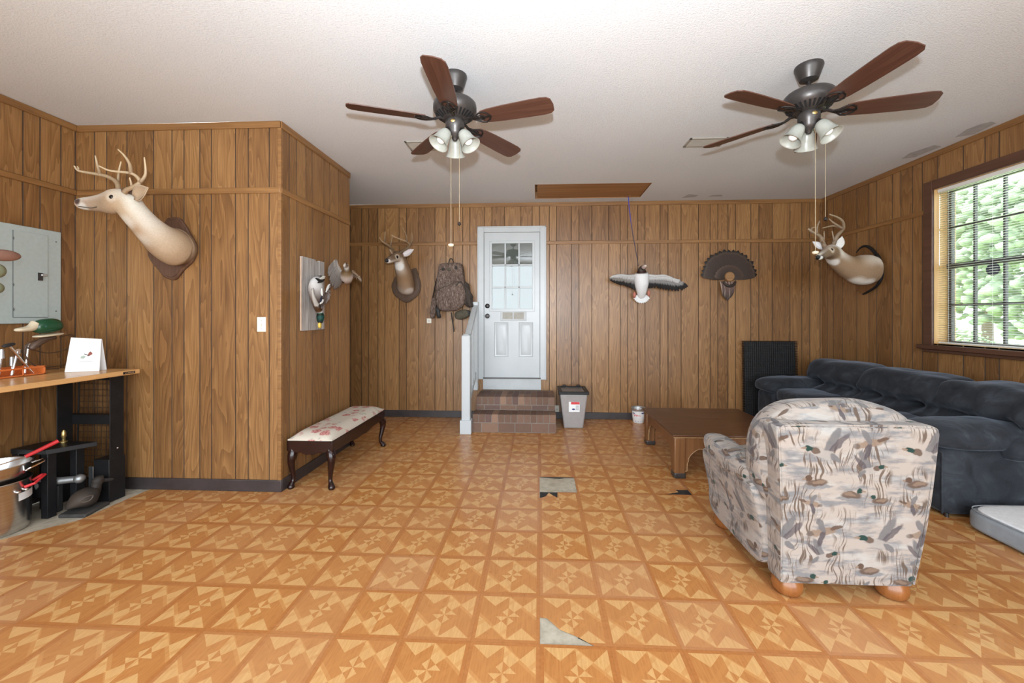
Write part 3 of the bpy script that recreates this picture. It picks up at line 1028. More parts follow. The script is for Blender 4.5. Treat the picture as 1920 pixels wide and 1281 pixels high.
for (a, b) in ((-0.63, -0.43), (-0.285, -0.085)):
    mb = MB()
    X = Matrix.Translation((0, yd, 0)) @ Matrix.Rotation(R(90), 4, 'X')
    z0, z1 = 0.86, 1.345
    for (i0, d) in ((0.0, 0.004), (0.012, 0.009), (0.03, 0.003), (0.045, 0.007)):
        pass
    rs = []
    for ins, d in ((0.0, 0.0), (0.010, 0.007), (0.028, 0.002), (0.040, 0.007), (0.09, 0.007)):
        rs.append([Vector((q, yd - d, zz)) for q, zz in ((a + ins, z0 + ins), (b - ins, z0 + ins), (b - ins, z1 - ins), (a + ins, z1 - ins))])
    mb.rings(rs); mb.build('raised_panel', 'white', slab, smooth=30)
mb = MB()
mb.box(GX0 - 0.028, GX0 + 0.008, yd - 0.012, yd, GZ0 - 0.028, GZ1 + 0.028); mb.box(GX1 - 0.008, GX1 + 0.028, yd - 0.012, yd, GZ0 - 0.028, GZ1 + 0.028)
mb.box(GX0, GX1, yd - 0.012, yd, GZ0 - 0.028, GZ0 + 0.008); mb.box(GX0, GX1, yd - 0.012, yd, GZ1 - 0.008, GZ1 + 0.028)
for i in (1, 2):
    x = lerp(GX0, GX1, i / 3); mb.box(x - 0.011, x + 0.011, yd - 0.008, yd + 0.004, GZ0, GZ1)
    z = lerp(GZ0, GZ1, i / 3); mb.box(GX0, GX1, yd - 0.008, yd + 0.004, z - 0.011, z + 0.011)
mb.build('glazing_grid', 'white', slab, bevel=0.003)
t = NT('door_pane_glass')
gl = t.n('ShaderNodeBsdfGlossy'); gl.inputs['Roughness'].default_value = 0.02; gl.inputs['Color'].default_value = (1, 1, 1, 1)
df = t.n('ShaderNodeBsdfTransparent'); df.inputs['Color'].default_value = (0.85, 0.87, 0.86, 1)
mx = t.n('ShaderNodeMixShader'); mx.inputs[0].default_value = 0.065
t.link(df.outputs[0], mx.inputs[1]); t.link(gl.outputs[0], mx.inputs[2]); t.link(mx.outputs[0], t.t.nodes['Material Output'].inputs['Surface'])
mb = MB(); mb.box(GX0, GX1, yd + 0.006, yd + 0.009, GZ0, GZ1); mb.build('pane', t.m, slab, smooth=0)
mb = MB(); mb.box(GX0 - 0.02, GX1 + 0.02, yd + 0.012, yd + 0.015, GZ0 - 0.02, GZ1 + 0.02); mb.build('pane_curtain', 'curtain', slab, smooth=0)
for (nm, zz) in (('deadbolt', 1.573), ('door_knob', 1.432)):
    X = Matrix.Translation((-0.725, yd, zz)) @ Matrix.Rotation(R(90), 4, 'X')
    mb = MB()
    if nm == 'door_knob': mb.lathe([(0.033, 0), (0.033, 0.006), (0.013, 0.010), (0.013, 0.030), (0.026, 0.040), (0.030, 0.052), (0.024, 0.064), (0.0, 0.067)], 20, X)
    else: mb.lathe([(0.033, 0), (0.033, 0.012), (0.026, 0.018), (0.0, 0.019)], 20, X); mb.box(-0.731, -0.719, yd - 0.034, yd - 0.018, zz - 0.016, zz + 0.016)
    mb.build(nm, 'bronze', slab)
mb = MB(); mb.box(-0.540, -0.178, yd - 0.010, yd, 1.366, 1.508)
gr = mb.build('vent_grille', 'whitew', slab, bevel=0.003)
mb = MB()
for (a, b) in ((-0.510, -0.372), (-0.352, -0.214)):
    mb.box(a, b, yd - 0.012, yd - 0.009, 1.390, 1.484)
mb.build('grille_opening', 'grille', gr, smooth=0)
mb = MB()
for (a, b) in ((-0.510, -0.372), (-0.352, -0.214)):
    for i in range(12):
        z = 1.394 + i * 0.0078; mb.box(a, b, yd - 0.015, yd - 0.012, z, z + 0.004)
mb.build('louvers', 'vent', gr, smooth=0)
mb = MB(); mb.box(DX0 - 0.01, DX1 + 0.01, YB - 0.04, YB, 0.556, 0.572); mb.build('door_sill', 'bronzel', door)
mb = MB(); mb.box(-0.788, 0.026, YB - 0.026, YB, 0.402, 0.556); mb.build('kick_board', 'whitew', door, bevel=0.004)

# ------------------------------------------------------------------ brick steps
rb = random.Random(4)
bs = thing('brick_steps', 'two old red brick steps leading up to the white door', 'steps', (-0.31, 4.9, 0))


def brickc():
    k = rb.random()
    base = (0.185, 0.112, 0.082)
    f = rb.uniform(0.85, 1.15)
    if k > 0.85: base = (0.27, 0.165, 0.115)
    if k < 0.15: base = (0.16, 0.10, 0.085)
    return tuple(q * f for q in base)


def brick_tier(name, x0, x1, y0, y1, z0, z1):
    mb = MB(bs.location)
    mb.box(x0 + 0.006, x1 - 0.006, y0 + 0.006, y1, z0, z1 - 0.006, 1)
    zc = z1 - 0.100
    n = int(round((x1 - x0) / 0.0765)); wv = (x1 - x0) / n
    for i in range(n):
        mb.box(x0 + i * wv + 0.004, x0 + (i + 1) * wv - 0.004, y0, min(y1, y0 + 0.2), zc, z1, 0, brickc())
    if y1 - y0 > 0.25:
        for i in range(n):
            mb.box(x0 + i * wv + 0.004, x0 + (i + 1) * wv - 0.004, y0 + 0.21, min(y1, y0 + 0.41), zc, z1, 0, brickc())
    n = 5; wv = (x1 - x0) / n
    for i in range(-1, n):
        a = x0 + (i + 0.55) * wv + 0.005; b = a + wv - 0.01
        a = max(a, x0); b = min(b, x1)
        if b - a > 0.02: mb.box(a, b, y0, y0 + 0.1, z0 + 0.008, zc - 0.010, 0, brickc())
    # side courses
    for (xa, xb) in ((x1 - 0.05, x1), (x0, x0 + 0.05)):
        mb.box(xa, xb, y0 + 0.11, y1 - 0.005, z0 + 0.008, zc - 0.010, 0, brickc())
    mb.build(name, ['brick', 'mortar'], bs, bevel=0.003, smooth=30)


brick_tier('lower_step', -0.822, 0.207, 4.92, 5.60, 0.0, 0.225)
brick_tier('upper_step', -0.812, 0.200, 5.13, YB - 0.016, 0.228, 0.400)

# handrail
hr = thing('stair_handrail', 'white painted wooden handrail with newel post left of the brick steps', 'handrail', (-0.885, 4.86, 0))
off = hr.location
mb = MB(off); mb.box(-0.940, -0.838, 4.84, 4.942, 0.0, 1.19); mb.hexa([(-0.940, 4.84, 1.19), (-0.838, 4.84, 1.19), (-0.838, 4.942, 1.19), (-0.940, 4.942, 1.19)], [(-0.915, 4.865, 1.212), (-0.863, 4.865, 1.212), (-0.863, 4.917, 1.212), (-0.915, 4.917, 1.212)])
mb.build('newel_post', 'white', hr, bevel=0.004)
mb = MB(off); mb.box(-0.960, -0.822, 4.823, 4.960, 0.0, 0.17); mb.build('post_base', 'white', hr, bevel=0.006)
mb = MB(off); mb.box(-0.935, -0.850, 5.545, 5.63, 0.400, 1.60); mb.box(-0.94, -0.845, 5.54, 5.632, 1.57, 1.63)
mb.build('wall_post', 'white', hr, bevel=0.008)
mb = MB(off); mb.hexa([(-0.925, 4.94, 1.13), (-0.853, 4.94, 1.13), (-0.853, 5.55, 1.53), (-0.925, 5.55, 1.53)], [(-0.925, 4.94, 1.19), (-0.853, 4.94, 1.19), (-0.853, 5.55, 1.59), (-0.925, 5.55, 1.59)])
mb.build('top_rail', 'whitew', hr, bevel=0.008)
mb = MB(off); mb.hexa([(-0.91, 4.94, 0.27), (-0.868, 4.94, 0.27), (-0.868, 5.55, 0.60), (-0.91, 5.55, 0.60)], [(-0.91, 4.94, 0.33), (-0.868, 4.94, 0.33), (-0.868, 5.55, 0.66), (-0.91, 5.55, 0.66)])
mb.build('bottom_rail', 'white', hr, bevel=0.004)
for i in range(4):
    y = 5.06 + i * 0.12; t = (y - 4.94) / 0.61
    mb = MB(off); mb.box(-0.905, -0.873, y - 0.016, y + 0.016, lerp(0.30, 0.62, t), lerp(1.16, 1.55, t)); mb.build('baluster', 'white', hr)

# ------------------------------------------------------------------ ceiling fans


def fan(cx, cy, base_deg, label, shade_dirs, chains, group='ceiling fans with wooden blades'):
    f = thing('ceiling_fan', label, 'ceiling fan', (cx, cy, ZC), 0, group)
    L = lambda z: z - ZC
    mb = MB(); mb.lathe([(0.078, 0.0), (0.080, -0.012), (0.074, -0.030), (0.060, -0.070), (0.052, -0.090), (0.030, -0.098), (0.016, -0.100)], 28); mb.build('canopy', 'bronzel', f)
    mb = MB(); mb.lathe([(0.0125, -0.09), (0.0125, -0.17)], 14); mb.lathe([(0.022, -0.150), (0.026, -0.160), (0.026, -0.172)], 16); mb.build('downrod', 'bronze', f)
    mb = MB(); mb.lathe([(0.02, -0.166), (0.100, -0.170), (0.126, -0.177), (0.139, -0.190), (0.142, -0.208), (0.142, -0.240), (0.132, -0.252), (0.128, -0.262), (0.085, -0.292), (0.058, -0.300)], 40)
    mot = mb.build('motor_housing', 'bronzel', f)
    mb = MB()
    for i in range(30):
        a = 2 * math.pi * i / 30
        X = Matrix.Rotation(a, 4, 'Z')
        mb.hexa([X @ Vector(p) for p in ((0.088, -0.005, -0.2935), (0.126, -0.006, -0.2665), (0.126, 0.006, -0.2665), (0.088, 0.005, -0.2935))],
                [X @ Vector(p) for p in ((0.088, -0.005, -0.286), (0.126, -0.006, -0.259), (0.126, 0.006, -0.259), (0.088, 0.005, -0.286))])
    mb.build('cooling_vents', 'black', mot)
    mb = MB(); mb.lathe([(0.058, -0.296), (0.062, -0.306), (0.062, -0.345), (0.054, -0.358), (0.050, -0.380), (0.040, -0.400), (0.022, -0.412), (0.012, -0.430), (0.0, -0.434)], 28)
    lk = mb.build('light_kit', 'bronzel', f)
    mb = MB()
    X = Matrix.Rotation(R(-92), 4, 'Z')
    mb.sphere(X @ Vector((0.0605, 0, -0.325)), (0.005, 0.016, 0.012), 12, 8, X); mb.build('badge', 'brass', lk)
    for k in range(5):
        a = R(base_deg + 72 * k)
        A = Matrix.Rotation(a, 4, 'Z') @ Matrix.Translation((0, 0, -0.302)) @ Matrix.Rotation(R(-12.5), 4, 'X')
        pts = [(0.195, -0.048), (0.24, -0.058), (0.34, -0.066), (0.50, -0.071), (0.60, -0.072), (0.640, -0.066), (0.660, -0.048), (0.668, 0.0), (0.662, 0.048), (0.642, 0.066), (0.60, 0.072), (0.50, 0.071), (0.34, 0.066), (0.24, 0.058), (0.195, 0.048), (0.182, 0.0)]
        mb = MB(); mb.prism(pts, -0.003, 0.003)
        b = mb.build('fan_blade', 'blade', f, smooth=30); b.matrix_local = A
        mb = MB()
        z = -0.006
        for sgn in (1, -1):
            mb.tube([(0.100, 0.0, 0.008), (0.128, 0.006 * sgn, -0.002), (0.155, 0.016 * sgn, z), (0.185, 0.040 * sgn, z), (0.215, 0.046 * sgn, z), (0.245, 0.024 * sgn, z), (0.255, 0.0, z)], 0.0055, 8)
            mb.tube([(0.150, 0.002 * sgn, z), (0.178, 0.018 * sgn, z), (0.205, 0.018 * sgn, z), (0.225, 0.0, z)], 0.0045, 8)
        mb.box(0.135, 0.26, -0.006, 0.006, z - 0.004, z + 0.003)
        mb.tube([(0.07, 0, 0.010), (0.10, 0, 0.012), (0.135, 0, -0.002)], [0.012, 0.010, 0.008], 8)
        mb.build('blade_iron', 'bronze', b)
    for d in shade_dirs:
        X = Matrix.Rotation(R(d), 4, 'Z') @ Matrix.Translation((0.050, 0, -0.372)) @ Matrix.Rotation(R(180 - 33), 4, 'Y')
        mb = MB(); mb.lathe([(0.016, -0.01), (0.020, 0.0), (0.026, 0.012), (0.026, 0.022)], 18, X); mb.build('lamp_socket', 'bronze', lk)
        mb = MB()
        out = [(0.024, 0.014), (0.034, 0.022), (0.042, 0.045), (0.046, 0.075), (0.052, 0.105), (0.062, 0.128), (0.066, 0.134)]
        inn = [(r - 0.0035, z) for r, z in reversed(out)]
        mb.lathe(out + inn, 28, X, cap=False); sh = mb.build('lamp_shade', 'frost', f, smooth=60)
        mb = MB(); mb.lathe([(0.011, 0.020), (0.014, 0.045), (0.026, 0.075), (0.029, 0.092), (0.024, 0.108), (0.012, 0.117), (0.0, 0.119)], 18, X); mb.build('light_bulb', 'bulb', sh)
    for (dx, dy, zb, big) in chains:
        mb = MB(); z0 = -0.385
        mb.tube([(dx * 0.7, dy * 0.7, z0), (dx, dy, z0 - 0.05), (dx, dy, L(zb) + 0.02)], 0.0014 if big else 0.0012, 6)
        ch = mb.build('pull_chain', 'chain', f)
        mb = MB()
        if big: mb.lathe([(0.004, 0.012), (0.017, 0.008), (0.019, 0.0), (0.012, -0.008), (0.0, -0.009)], 16, Matrix.Translation((dx, dy, L(zb) + 0.008)))
        else: mb.lathe([(0.003, 0.02), (0.010, 0.012), (0.011, 0.0), (0.0, -0.008)], 12, Matrix.Translation((dx, dy, L(zb) + 0.008)))
        mb.build('pendant', 'cream' if big else 'bronze', ch)
    return f


fan(-0.556, 2.638, -16.0, 'dark bronze ceiling fan left of the hatch with one blade pointing at the camera', (222, 338, 100), ((-0.02, -0.03, 1.885, True), (0.025, 0.02, 2.03, False)))
fan(1.712, 2.644, -12.5, 'dark bronze ceiling fan on the window side of the room', (185, 305, 65), ((0.02, -0.03, 1.82, True), (0.095, -0.01, 2.03, False)))

# ------------------------------------------------------------------ ceiling vents and hatch
for (x0, x1, y0, y1, lab) in ((1.345, 1.68, 3.655, 3.84, 'beige ceiling air vent beside the window-side fan'), (-1.225, -0.90, 3.60, 3.80, 'beige ceiling air vent half hidden behind the left fan blade')):
    v = thing('ceiling_vent', lab, 'vent', ((x0 + x1) / 2, (y0 + y1) / 2, ZC), 0, 'ceiling air vents')
    a, b = (x1 - x0) / 2, (y1 - y0) / 2
    mb = MB(); mb.box(-a, a, -b, -b + 0.022, -0.010, 0); mb.box(-a, a, b - 0.022, b, -0.010, 0); mb.box(-a, -a + 0.022, -b, b, -0.010, 0); mb.box(a - 0.022, a, -b, b, -0.010, 0)
    mb.build('frame', 'vent', v, bevel=0.002)
    mb = MB()
    for i in range(11):
        y = -b + 0.024 + (2 * b - 0.048) * (i + 0.5) / 11
        mb.hexa([(-a + 0.02, y - 0.007, -0.003), (a - 0.02, y - 0.007, -0.003), (a - 0.02, y - 0.005, -0.002), (-a + 0.02, y - 0.005, -0.002)], [(-a + 0.02, y + 0.004, -0.010), (a - 0.02, y + 0.004, -0.010), (a - 0.02, y + 0.006, -0.009), (-a + 0.02, y + 0.006, -0.009)])
    mb.build('louvers', 'vent', v, smooth=0)
    mb = MB(); mb.box(-a + 0.01, a - 0.01, -b + 0.01, b - 0.01, -0.0015, 0); mb.build('duct_shade_plate', 'ventd', v, smooth=0)  # flat dark plate, its colour paints the shade inside the duct
hx, hy = (HX0 + HX1) / 2, (HY0 + HY1) / 2
ht = thing('attic_hatch', 'brown plywood pull-down attic hatch set in the ceiling by the back wall', 'hatch', (hx, hy, ZC))
a, b = (HX1 - HX0) / 2, (HY1 - HY0) / 2
mb = MB(); mb.box(-a + 0.03, a - 0.012, -b + 0.008, b - 0.006, 0.004, 0.022); mb.build('hatch_panel', 'hatch', ht)
mb = MB()
for q in ((-a, a, -b - 0.0, -b + 0.006), (-a, a, b - 0.006, b), (-a, -a + 0.006, -b, b), (a - 0.006, a, -b, b)): mb.box(*q, -0.001, 0.10)
mb.box(-a, a, -b, b, 0.09, 0.10)
mb.build('hatch_frame', 'hatch', ht, smooth=0)
mb = MB(); mb.tube([(0.548, 0.205, 0.006), (0.548, 0.205, -0.012), (0.552, 0.205, -0.022)], 0.006, 8); mb.build('screw_eye', 'brass', ht)
mb = MB()
q = PZ(1178, 370, ZC - 0.005)
mb.tube(cr([PZ(1178, 369, ZC + 0.0), PY(1180, 392, 5.41), PY(1185, 430, 5.44), PY(1193, 475, 5.46), PY(1197, 499, 5.47)], 4), 0.005, 8)
cd = tag(mb.build('pull_cord', 'cord'), 'blue and black cord hanging from the ceiling hatch to the goose', 'cord')

# ------------------------------------------------------------------ wall plates
sw = thing('light_switch', 'ivory light switch plate on the plank wall by the closet corner', 'switch', (-2.263, YF, 1.363))
mb = MB(); mb.box(-0.037, 0.037, -0.007, 0, -0.060, 0.060); pl = mb.build('switch_plate', 'ivory', sw, bevel=0.003)
mb = MB(); mb.box(-0.005, 0.005, -0.018, -0.006, -0.014, 0.008); mb.build('toggle', 'ivory', sw, bevel=0.002)
for z in (-0.03, 0.03):
    mb = MB(); mb.sphere((0, -0.007, z), (0.003, 0.0015, 0.003), 10, 6); mb.build('screw', 'bronzel', sw)
for (lab, x, z, h) in (('small ivory outlet plate low on the wall between steps and grey bin', 0.245, 0.13, 0.055), ('small ivory wall plate just under the camouflage backpack', -1.558, 1.365, 0.035)):
    ol = thing('wall_outlet', lab, 'outlet', (x, YB, z))
    mb = MB(); mb.box(-0.033, 0.033, -0.007, 0, -h, h); mb.build('outlet_plate', 'ivory', ol, bevel=0.003)
    mb = MB(); mb.box(-0.008, -0.004, -0.008, -0.006, -0.012, 0.008); mb.box(0.004, 0.008, -0.008, -0.006, -0.012, 0.008); mb.build('slots', 'line', ol, smooth=0)

# ------------------------------------------------------------------ animal mounts


def bodyloft(mb, secs, S, n=22, k=5):
    """secs: (centre, side radius, vertical radius, top colour, bottom colour)"""
    flat = [tuple(c) + (a, b) + tuple(t) + tuple(u) for c, a, b, t, u in secs]
    P = cr(flat, k)
    S = Vector(S).normalized()
    rs = []; cs = []
    m = len(P)
    for i, q in enumerate(P):
        c = Vector(q[:3]); a, b = max(q[3], 0.002), max(q[4], 0.002)
        T = Vector(P[min(i + 1, m - 1)][:3]) - Vector(P[max(i - 1, 0)][:3]); T.normalize()
        s = (S - T * S.dot(T)).normalized(); N = T.cross(s)
        if N.z < 0 and abs(N.z) > 0.25: pass
        rs.append([c + s * a * math.cos(2 * math.pi * j / n) + N * b * math.sin(2 * math.pi * j / n) for j in range(n)])
        row = []
        for j in range(n):
            f = sst(-0.75, 0.05, math.sin(2 * math.pi * j / n))
            row.append(tuple(min(1, max(0, lerp(q[8 + e], q[5 + e], f))) for e in range(3)))
        cs.append(row)
    mb.rings(rs, True, True, 0, cs)


def ear(off, parent, base, tip, facing, wd, cin, cout):
    base, tip, F = Vector(base), Vector(tip), Vector(facing).normalized()
    ax = tip - base; L = ax.length; ax.normalize()
    F = (F - ax * F.dot(ax)).normalized(); sd = ax.cross(F)
    for nm, dd, c in (('ear', -0.004, cout), ('ear_lining', 0.002, cin)):
        mb = MB(off); rs = []; cs = []
        for i in range(9):
            t = i / 8; wv = wd * (math.sin(math.pi * min(1, t * 0.93 + 0.10)) ** 0.8)
            if i == 8: wv = wd * 0.06
            if nm == 'ear_lining': wv *= 0.86
            rs.append([base + ax * (L * t) + sd * (wv * u) + F * (dd + 0.6 * wv * (u * u - 0.5)) for u in (-1, -0.66, -0.33, 0, 0.33, 0.66, 1)])
            cs.append([c] * 7)
        mb.rings(rs, False, False, 0, cs)
        o = mb.build(nm, 'hide', parent, smooth=180, solid=0.004)


def antler(off, parent, chains, col0, col1):
    mb = MB(off)
    for pts, r0, r1 in chains:
        P = cr(pts, 5); m = len(P)
        rr = [lerp(r0, r1, (i / (m - 1)) ** 0.9) for i in range(m)]
        cs = [tuple(lerp(col0[e], col1[e], i / (m - 1)) for e in range(3)) for i in range(m)]
        mb.tube(P, rr, 10, 0, cs)
    mb.build('antler', 'antler', parent, smooth=180)


def plaque_y(off, parent, px, Y, th, mat, name='plaque'):
    P = cr([PY(x, y, Y) for x, y in px + [px[0]]], 4)[:-1]
    mb = MB(off)
    poly = [(p[0], p[2]) for p in P]
    cx = sum(p[0] for p in poly) / len(poly); cz = sum(p[1] for p in poly) / len(poly)
    rs = []
    for (sc, d) in ((1.0, 0.0), (1.0, th * 0.55), (0.96, th * 0.8), (0.92, th * 0.8), (0.90, th), (0.5, th)):
        rs.append([Vector((cx + (a - cx) * sc, Y - d, cz + (b - cz) * sc)) for a, b in poly])
    mb.rings(rs)
    return mb.build(name, mat, parent, smooth=35)


from mathutils.bvhtree import BVHTree


def surf(mb, px, py):
    """point of the mesh seen at a pixel"""
    bv = BVHTree.FromPolygons([v + mb.off for v in mb.v], mb.f)
    h = bv.ray_cast(Vector((0, 0, CAM_H)), Vector(_ray(px, py)).normalized())
    return h[0], h[1]


def patch(mb, px, py, rad, col, soft=0.5, amount=1.0):
    c = surf(mb, px, py)[0]
    if c is None: return
    for i, v in enumerate(mb.v):
        d = (v + mb.off - c).length / rad
        f = (1 - sst(1 - soft, 1.0, d)) * amount
        if f > 0: mb.c[i] = tuple(lerp(mb.c[i][e], col[e], f) for e in range(3))


def eye_at(off, parent, mbb, px, py, r, flat=0.6):
    p, n = surf(mbb, px, py)
    if p is None: return
    n = n.normalized()
    if n.dot(p - Vector((0, 0, CAM_H))) > 0: n = -n
    X = n.to_track_quat('Z', 'Y').to_matrix().to_4x4()
    m = MB(off); m.sphere(p - n * r * 0.25, (r, r, r * flat), 14, 10, X)
    m.build('eye', 'eye', parent)


# left deer: pale bust in profile on the closet front wall
TANL, TANP, WHT, DKB = (0.50, 0.345, 0.215), (0.56, 0.41, 0.27), (0.74, 0.68, 0.58), (0.115, 0.068, 0.042)
o1 = PY(330, 468, YF)
d1 = thing('deer_mount', 'pale tan antlered deer head mount facing left above the workbench', 'deer mount', o1, 0, None)
plaque_y(o1, d1, [(318, 410), (338, 409), (352, 425), (360, 440), (371, 462), (366, 488), (348, 506), (331, 525), (312, 520), (300, 506), (285, 488), (281, 470), (296, 440)], YF - 0.001, 0.032, 'plaque')
k1 = 0.0038
mb = MB(o1)
PK = (0.62, 0.47, 0.36)
bodyloft(mb, [
    (PY(338, 462, 3.150), 0.138, 0.142, (0.20, 0.125, 0.075), TANP),
    (PY(326, 463, 3.09), 0.140, 0.152, (0.36, 0.24, 0.15), TANP),
    (PY(310, 454, 3.00), 0.128, 0.142, TANL, TANP),
    (PY(291, 439, 2.91), 0.102, 0.114, TANL, (0.62, 0.49, 0.36)),
    (PY(271, 420, 2.84), 0.085, 0.096, TANL, (0.70, 0.62, 0.52)),
    (PY(252, 399, 2.79), 0.078, 0.090, TANP, WHT),
    (PY(238, 382, 2.765), 0.072, 0.090, TANP, WHT),
    (PY(222, 377, 2.755), 0.068, 0.088, TANL, (0.66, 0.53, 0.41)),
    (PY(207, 380, 2.750), 0.062, 0.084, (0.40, 0.28, 0.18), (0.64, 0.52, 0.41)),
    (PY(190, 381, 2.745), 0.047, 0.064, (0.42, 0.30, 0.20), (0.66, 0.55, 0.45)),
    (PY(172, 382, 2.742), 0.040, 0.052, (0.46, 0.33, 0.24), (0.68, 0.58, 0.48)),
    (PY(157, 382, 2.740), 0.036, 0.043, (0.52, 0.37, 0.28), WHT),
    (PY(148, 382, 2.739), 0.030, 0.032, PK, WHT),
    (PY(144, 382, 2.738), 0.010, 0.010, (0.3, 0.2, 0.15), PK)], (0.05, 1, 0), 40, 8)
patch(mb, 209, 368, 0.055, (0.72, 0.62, 0.50), 0.6, 0.7)
patch(mb, 155, 389, 0.05, (0.74, 0.69, 0.62), 0.6)
patch(mb, 238, 416, 0.075, (0.74, 0.68, 0.60), 0.8, 0.8)
patch(mb, 268, 450, 0.09, (0.76, 0.68, 0.58), 0.9, 0.7)
patch(mb, 343, 425, 0.09, (0.22, 0.14, 0.085), 0.9, 0.8)
patch(mb, 144.5, 377.5, 0.030, (0.10, 0.06, 0.05), 0.5)
mb.c = [tuple(q * 0.84 for q in c_) for c_ in mb.c]
eye_at(o1, d1, mb, 208, 369, 0.016)
body = mb.build('bust', 'fur', d1, smooth=180)
mb = MB(o1); mb.sphere(PY(146, 377.3, 2.722), (0.010, 0.016, 0.008), 12, 8); mb.build('nose', 'blackm', d1)
mb = MB(o1); mb.tube(cr([PY(147, 387, 2.712), PY(158, 388.5, 2.706), PY(170, 390, 2.702), PY(181, 388, 2.702)], 4), 0.0026, 6); mb.build('mouth_line', 'strap', d1)
ear(o1, d1, PY(252, 370, 2.72), PY(277, 352, 2.66), (-0.15, -1, -0.1), 0.055, (0.45, 0.33, 0.22), (0.55, 0.42, 0.3))
ear(o1, d1, PY(246, 366, 2.83), PY(262, 348, 2.90), (-0.4, -1, 0), 0.045, (0.45, 0.33, 0.22), (0.40, 0.28, 0.18))
AB, AT = (0.26, 0.165, 0.09), (0.70, 0.55, 0.36)
Yn, Yf = 2.69, 2.82
antler(o1, d1, [([PY(x, y, Yf) for x, y in ((222, 360), (219, 343), (202, 331.5), (178, 326), (154, 322), (145, 319), (139, 311))], 0.0175, 0.0048),
                ([PY(x, y, Yf) for x, y in ((188, 328), (183, 311), (178.6, 292))], 0.0125, 0.0036),
                ([PY(x, y, Yf) for x, y in ((146, 320), (147, 316), (145, 312))], 0.0075, 0.0036),
                ([PY(x, y, Yf + 0.04) for x, y in ((221, 350), (222.5, 324), (227, 303))], 0.0112, 0.0036)], AB, AT)
antler(o1, d1, [([PY(x, y, Yn) for x, y in ((233, 362), (238, 356), (250, 351), (262, 342), (256, 331), (243, 324.5), (220, 322), (202, 319), (185, 311))], 0.0175, 0.0048),
                ([PY(x, y, Yn) for x, y in ((246, 326), (243, 308), (234, 293), (221, 280))], 0.0137, 0.0036),
                ([PY(x, y, Yn) for x, y in ((263, 342), (273, 326), (270.5, 295))], 0.0137, 0.0036),
                ([PY(x, y, Yn) for x, y in ((247, 353), (246, 344), (243, 333))], 0.0100, 0.0036)], AB, AT)
mb = MB(o1); mb.tube(cr([PY(222, 360, 2.76), PY(236, 359, 2.74), PY(250, 360, 2.73)], 4), [0.02] * 4 + [0.026] + [0.02] * 4, 10); mb.build('hair_tuft', simple('dark_brown_fur', (0.10, 0.06, 0.04), 0.9), d1)

# back wall deer
BR1, BR2 = (0.225, 0.135, 0.075), (0.29, 0.185, 0.11)
o2 = PY(762, 538, YB)
d2 = thing('deer_mount', 'brown antlered deer head mount on the back wall left of the backpack', 'deer mount', o2)
plaque_y(o2, d2, [(745, 515), (757, 505), (768, 507), (780, 503), (784, 512), (787, 522), (790, 536), (786, 551), (775, 562), (762.5, 568), (751, 562), (740, 553), (735, 538), (739, 525)], YB - 0.013, 0.03, 'plaque2')
S2 = (0.86, -0.5, 0)
CH = (0.52, 0.42, 0.34)
mb = MB(o2)
bodyloft(mb, [
    (PY(762, 540, 5.60), 0.125, 0.105, BR1, CH),
    (PY(761, 537, 5.54), 0.126, 0.112, BR1, CH),
    (PY(760, 528, 5.47), 0.118, 0.112, BR1, (0.34, 0.225, 0.14)),
    (PY(757, 512, 5.40), 0.108, 0.108, BR1, BR2),
    (PY(753, 498, 5.33), 0.088, 0.098, BR1, (0.50, 0.42, 0.34)),
    (PY(750, 487, 5.27), 0.073, 0.085, BR1, WHT),
    (PY(746, 481.5, 5.21), 0.068, 0.078, (0.19, 0.115, 0.066), (0.62, 0.54, 0.46)),
    (PY(739.5, 483, 5.14), 0.055, 0.060, (0.16, 0.10, 0.06), (0.45, 0.36, 0.28)),
    (PY(733.5, 486, 5.08), 0.043, 0.047, (0.15, 0.095, 0.058), (0.50, 0.42, 0.34)),
    (PY(728, 488.5, 5.03), 0.036, 0.038, (0.20, 0.14, 0.10), WHT),
    (PY(724.5, 489.5, 5.00), 0.026, 0.026, (0.012, 0.010, 0.010), WHT),
    (PY(722.5, 489.8, 4.985), 0.008, 0.008, (0.01, 0.01, 0.01), (0.3, 0.28, 0.26))], S2, 40, 8)
patch(mb, 745.2, 481.5, 0.045, (0.50, 0.41, 0.31), 0.5)
patch(mb, 749, 500, 0.07, (0.76, 0.74, 0.70), 0.35)
patch(mb, 743, 499, 0.06, (0.76, 0.74, 0.70), 0.35)
patch(mb, 729.5, 490, 0.030, (0.72, 0.69, 0.66), 0.4)
patch(mb, 725, 489, 0.032, (0.012, 0.01, 0.01), 0.4)
patch(mb, 747, 548, 0.07, (0.62, 0.55, 0.49), 0.5)
patch(mb, 768, 547, 0.085, (0.60, 0.52, 0.46), 0.5)
eye_at(o2, d2, mb, 745.2, 481.8, 0.021)
mb.build('bust', 'fur', d2, smooth=180)
mb = MB(o2); mb.sphere(PY(724, 488, 4.985), (0.022, 0.016, 0.018), 12, 8); mb.build('nose', 'blackm', d2)
ear(o2, d2, PY(756, 479, 5.23), PY(776, 468, 5.20), (-0.35, -1, 0.0), 0.052, (0.72, 0.66, 0.66), BR2)
ear(o2, d2, PY(737, 474, 5.13), PY(731, 468, 5.02), (-0.5, -1, -0.1), 0.040, (0.60, 0.54, 0.50), BR2)
A2, A3 = (0.085, 0.050, 0.028), (0.40, 0.275, 0.16)
